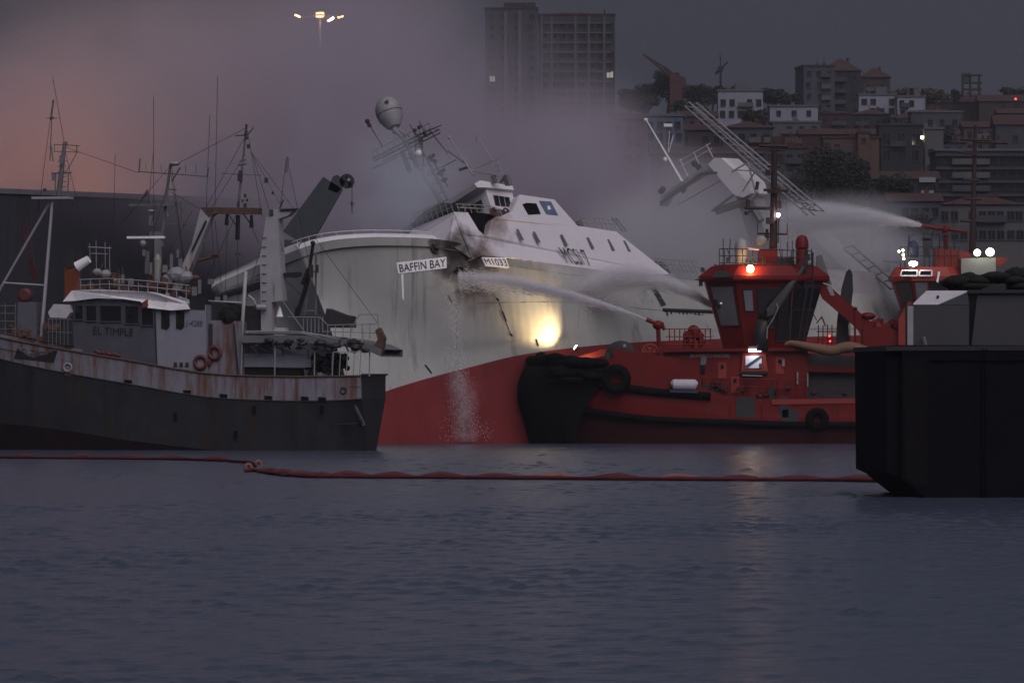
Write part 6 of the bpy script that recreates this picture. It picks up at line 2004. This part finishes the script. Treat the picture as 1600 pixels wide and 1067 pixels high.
def smoke_mat(blobs, origin, scale, dens, color, lowcut, gain):
    m, N, L, v = vol_nodes('smoke_and_mist', color, 0.25)
    tc = N.new('ShaderNodeTexCoord')
    nz = N.new('ShaderNodeTexNoise'); nz.inputs['Scale'].default_value = scale; nz.inputs['Distortion'].default_value = .9; nz.inputs['Detail'].default_value = 4; nz.inputs['Roughness'].default_value = .55
    L.new(tc.outputs['Object'], nz.inputs['Vector'])
    total = None
    for p, r, k in blobs:
        s = N.new('ShaderNodeVectorMath'); s.operation = 'SUBTRACT'; L.new(tc.outputs['Object'], s.inputs[0]); s.inputs[1].default_value = tuple(p - origin)
        d = N.new('ShaderNodeVectorMath'); d.operation = 'DIVIDE'; L.new(s.outputs[0], d.inputs[0]); d.inputs[1].default_value = r
        ln = N.new('ShaderNodeVectorMath'); ln.operation = 'LENGTH'; L.new(d.outputs[0], ln.inputs[0])
        mr = N.new('ShaderNodeMapRange'); mr.interpolation_type = 'SMOOTHSTEP'; mr.inputs[1].default_value = 1.0; mr.inputs[2].default_value = 0.15; mr.inputs[4].default_value = k
        L.new(ln.outputs['Value'], mr.inputs[0])
        total = mr.outputs[0] if total is None else mth(N, L, 'ADD', total, mr.outputs[0])
    nn = mth(N, L, 'MULTIPLY_ADD', nz.outputs['Fac'], gain, lowcut)
    nn = mth(N, L, 'MAXIMUM', nn, 0.0)
    t = mth(N, L, 'MULTIPLY', total, nn)
    t = mth(N, L, 'MULTIPLY', t, dens)
    L.new(t, v.inputs['Density'])
    return m


def blob(px, py, D, rx, ry, rz, k): return (at(px, py, D), (rx, ry, rz), k)


so = Vector((0, 540, 0))
# the plume of smoke: rises behind the bridge, drifts left and up
bl = [
    blob(640, 230, 515, 24, 24, 17, 1.0), blob(430, 165, 530, 28, 26, 18, 1.0), blob(200, 215, 596, 30, 22, 19, 1.0), blob(-60, 250, 598, 28, 22, 16, 1.0),
    blob(860, 270, 522, 16, 20, 9.5, 1.1), blob(560, 330, 512, 15, 16, 9, 1.0), blob(600, 40, 530, 12, 20, 16, .5), blob(380, 350, 528, 12, 12, 9, .5),
    blob(1000, 340, 525, 15, 18, 8, .9), blob(1150, 400, 500, 17, 14, 6.5, 1.0), blob(1300, 400, 520, 14, 12, 5.5, .8), blob(930, 220, 530, 8, 16, 8, .6), blob(80, 10, 580, 26, 22, 12, .1), blob(1040, 300, 535, 9, 12, 6, .7),
]
mb = MB()
mb.box((-14, 556, 29.6), 124, 140, 58)
sm = mb.build('smoke', smoke_mat(bl, so, 0.075, 0.085, (.74, .69, .77), -.95, 3.4), origin=so)
tag(sm, 'large cloud of grey pink smoke and spray filling the air behind the ships', 'smoke', kind='stuff')

so2 = at(1190, 385, 473)
bl = [blob(1150, 395, 472, 16, 10, 5.5, 1.0), blob(1290, 385, 471, 10.5, 9, 3.6, 1.0), blob(1040, 355, 474, 10, 10, 4.6, .7), blob(1200, 440, 472, 13, 9, 4.5, .7), blob(1250, 350, 471, 9, 7, 1.6, .9), blob(950, 430, 468, 7, 7, 3, .35), blob(1110, 300, 469, 8.5, 7, 4.6, .55), blob(1320, 330, 472, 8, 7, 2.2, .5)]
mb = MB(); mb.box(so2 + Z * 1.2, 36, 18, 16.5)
tag(mb.build('spray_mist', smoke_mat(bl, so2, 0.16, 0.16, (.98, .97, .99), -.35, 2.4), origin=so2), 'bright mist of fire hose spray hanging behind the near tug mast', 'mist', kind='stuff')

# thin smoke close round the bridge and the burnt side
c0 = BF.p(690, 300, 2.5)
bl = [(BF.p(648, 297, 3.0), (4.0, 3.4, 3.4), 1.0), (BF.p(632, 268, 4.0), (3.6, 3.0, 3.6), .8), (BF.p(700, 268, 4.0), (3.6, 3.0, 3.0), .35), (BF.p(610, 335, 5.0), (4.2, 4.2, 3.0), .7), (BF.p(600, 250, 5.0), (4, 4, 4), .35)]
ma = smoke_mat(bl, c0, 0.35, 0.40, (.86, .90, .97), -.55, 2.4)
mb = MB(); mb.box(c0 + Vector((-2.5, 0, 1)), 15, 13, 12)
tag(mb.build('bridge_smoke', ma, origin=c0), 'wisp of pale blue smoke curling round the listing ship bridge front', 'smoke', kind='stuff')


_m, _N, _L = new_mat('white_water_droplets')
_o = _N.new('ShaderNodeOutputMaterial'); _a = _N.new('ShaderNodeBsdfDiffuse'); _t = _N.new('ShaderNodeBsdfTranslucent'); _x = _N.new('ShaderNodeMixShader')
_a.inputs[0].default_value = (.85, .85, .88, 1); _t.inputs[0].default_value = (.85, .85, .88, 1); _x.inputs[0].default_value = .4
_L.new(_a.outputs[0], _x.inputs[1]); _L.new(_t.outputs[0], _x.inputs[2]); _L.new(_x.outputs[0], _o.inputs[0])
M['droplets'] = _m


def jet(name, label, p0, p1, rise, r0, r1, dens, over=1.0, drops=3000):
    """A water jet: a curved stream that widens; p0 nozzle, p1 end, rise = height of the arc above the chord at its middle."""
    ax = Vector((p1.x - p0.x, p1.y - p0.y, 0)); Lh = ax.length
    ang = math.atan2(ax.y, ax.x)
    dz = p1.z - p0.z
    c = 4 * rise / (Lh * Lh)
    b = dz / Lh + c * Lh                    # z(x) = b x - c x^2
    m = MB()
    n = 22
    pts, rr = [], []
    for k in range(n + 1):
        x = Lh * over * k / n
        pts.append(Vector((x, 0, b * x - c * x * x))); rr.append((r0 + (r1 - r0) * k / n) * 1.25 + .02)
    m.tube(pts, rr, 12)
    ma, N, L, v = vol_nodes(name + '_spray', (.93, .93, .96), .2)
    tc = N.new('ShaderNodeTexCoord'); sp = N.new('ShaderNodeSeparateXYZ'); L.new(tc.outputs['Object'], sp.inputs[0])
    x, y, z = sp.outputs
    zc = mth(N, L, 'MULTIPLY', x, mth(N, L, 'MULTIPLY_ADD', x, -c, b))
    dz_ = mth(N, L, 'SUBTRACT', z, zc)
    rad = mth(N, L, 'SQRT', mth(N, L, 'ADD', mth(N, L, 'MULTIPLY', y, y), mth(N, L, 'MULTIPLY', dz_, dz_)))
    rx = mth(N, L, 'MULTIPLY_ADD', x, (r1 - r0) / (Lh * over), r0)
    q = mth(N, L, 'DIVIDE', rad, rx)
    mr = N.new('ShaderNodeMapRange'); mr.interpolation_type = 'SMOOTHSTEP'; mr.inputs[1].default_value = 1.1; mr.inputs[2].default_value = 0.1
    L.new(q, mr.inputs[0])
    mp = N.new('ShaderNodeMapping'); mp.inputs['Scale'].default_value = (.35, 1.6, 1.6); L.new(tc.outputs['Object'], mp.inputs[0])
    nz = N.new('ShaderNodeTexNoise'); nz.inputs['Scale'].default_value = 1.2; nz.inputs['Detail'].default_value = 4; L.new(mp.outputs[0], nz.inputs['Vector'])
    nn = mth(N, L, 'MAXIMUM', mth(N, L, 'MULTIPLY_ADD', nz.outputs['Fac'], 2.6, -.5), .05)
    dd = mth(N, L, 'DIVIDE', dens * r0, mth(N, L, 'MULTIPLY', rx, 1.0))
    t = mth(N, L, 'MULTIPLY', mth(N, L, 'MULTIPLY', mr.outputs[0], nn), dd)
    fe = N.new('ShaderNodeMapRange'); fe.interpolation_type = 'SMOOTHSTEP'; fe.inputs[1].default_value = Lh * over * .98; fe.inputs[2].default_value = Lh * over * .72
    L.new(x, fe.inputs[0])
    t = mth(N, L, 'MULTIPLY', t, fe.outputs[0])
    L.new(t, v.inputs['Density'])
    root = thing(name, label, 'water jet', (0, 0, 0), 'water jets from the tugs')
    m.build('spray_haze', ma, root)
    r_ = random.Random(len(label))
    st = MB()
    for k in range(drops):
        u = r_.random() ** .8
        x = Lh * over * u
        rad_ = (r0 + (r1 - r0) * u) * .75 * abs(r_.gauss(0, .5))
        a_ = r_.uniform(0, 6.283)
        c_ = Vector((x, math.cos(a_) * rad_, b * x - c * x * x + math.sin(a_) * rad_ - (0 if r_.random() < .7 else r_.random() * u * 1.3 * r1)))
        tg = Vector((1, 0, b - 2 * c * x)).normalized()
        ln_ = r_.uniform(.08, .34) * (1.2 - .5 * u); w_ = r_.uniform(.004, .012)
        sd = Vector((-tg.z, 0, tg.x)) * w_
        st.add([c_ - tg * ln_, c_ + sd, c_ + tg * ln_ * .6, c_ - sd, c_ + Vector((0, w_, 0))], [(0, 1, 4), (1, 2, 4), (2, 3, 4), (3, 0, 4), (0, 3, 2, 1)])
    tag(st.build('droplet_streaks', M['droplets'], root, recalc=False), kind='stuff')
    root.location = p0
    root.rotation_euler = (0, 0, ang)
    return root


jet('water_jet', 'thin white water jet from the foredeck monitor of the near tug to the burnt hole', GT.p(1009, 499, 2.6), BF.p(716, 431, 1.0), .55, .12, .85, 26.0, drops=11000)
jet('water_jet', 'broad white spray arcing from behind the near tug wheelhouse onto the ship side', GT.p(1112, 478, 6.5), BF.p(905, 452, .1), 1.55, .34, 1.6, 9.0, drops=11000)
jet('water_jet', 'long white jet from the far tug monitor drifting across toward the stern', T2.p(1440, 352, 2.2), T2.p(1200, 348, 8), .7, .18, 2.1, 16.0, drops=11000)

# water running down the hull under the hole and splashing at the waterline
bl = []
for x, y, d, k in ((704, 450, 1.9, .5), (703, 500, 2.6, .35), (705, 560, 3.4, .35), (716, 600, 4.0, .8), (722, 640, 4.5, 1.0), (726, 675, 4.8, 1.0), (735, 620, 4.0, .6), (880, 440, 0, .9), (920, 430, 0, .8), (860, 425, 0, .5), (960, 470, 0, .5)):
    bl.append((BF.p(x, y, d - .4), ((1.3, 1.0, 1.8) if x < 800 else (2.6, 1.8, 1.5)), k))
c0 = BF.p(800, 540, 1)
mb = MB(); lo_, hi_ = BF.p(690, 690, 4), BF.p(990, 400, -1)
mb.box(Vector((lo_.x + 7.5, c0.y - 1.0, 7.4)), 19, 20, 14.6)
tag(mb.build('hull_spray', smoke_mat(bl, c0, 0.9, 0.50, (.93, .93, .96), -.75, 2.8), origin=c0), 'fine spray running down the listing ship side and splashing at its waterline', 'spray', kind='stuff')

r_ = random.Random(77)
dp = MB()
for k in range(3000):
    v_ = r_.random()
    y = 430 + 262 * v_ ** .75
    x = 704 + 20 * v_ + r_.gauss(0, 1) * (5 + 11 * v_ ** 2) + (r_.gauss(0, 1) * 8 if y > 660 else 0)
    p = oh(x, min(690, y), r_.uniform(.05, .25 + 1.2 * v_ * v_))
    w_ = r_.uniform(.003, .009); l_ = r_.uniform(.02, .09)
    dp.add([p + Z * l_, p + Vector((w_, 0, 0)), p - Vector((w_, 0, 0)), p - Vector((0, w_, 0)) - Z * l_], [(0, 1, 3), (0, 3, 2), (0, 2, 1), (1, 2, 3)])
tag(dp.build('falling_water', M['droplets'], origin=oh(715, 560, .5), recalc=False), 'white drops of water falling down the listing ship bow below the burnt hole', 'falling water', kind='stuff')

# ------------------------------------------------------------------ dusk air
hz_m = bpy.data.materials.new('dusk_air')
hz_m.use_nodes = True
hz_m.node_tree.nodes.clear()
_o = hz_m.node_tree.nodes.new('ShaderNodeOutputMaterial')
_v = hz_m.node_tree.nodes.new('ShaderNodeVolumePrincipled')
_v.inputs['Color'].default_value = (.86, .88, .96, 1)
_v.inputs['Density'].default_value = 0.00007
_v.inputs['Anisotropy'].default_value = 0.2
hz_m.node_tree.links.new(_v.outputs[0], _o.inputs['Volume'])
mb = MB()
mb.box((0, 1250, 64), 1900, 2840, 136)
tag(mb.build('haze', hz_m), 'thin dusk haze over the harbour and town', 'haze', kind='stuff')
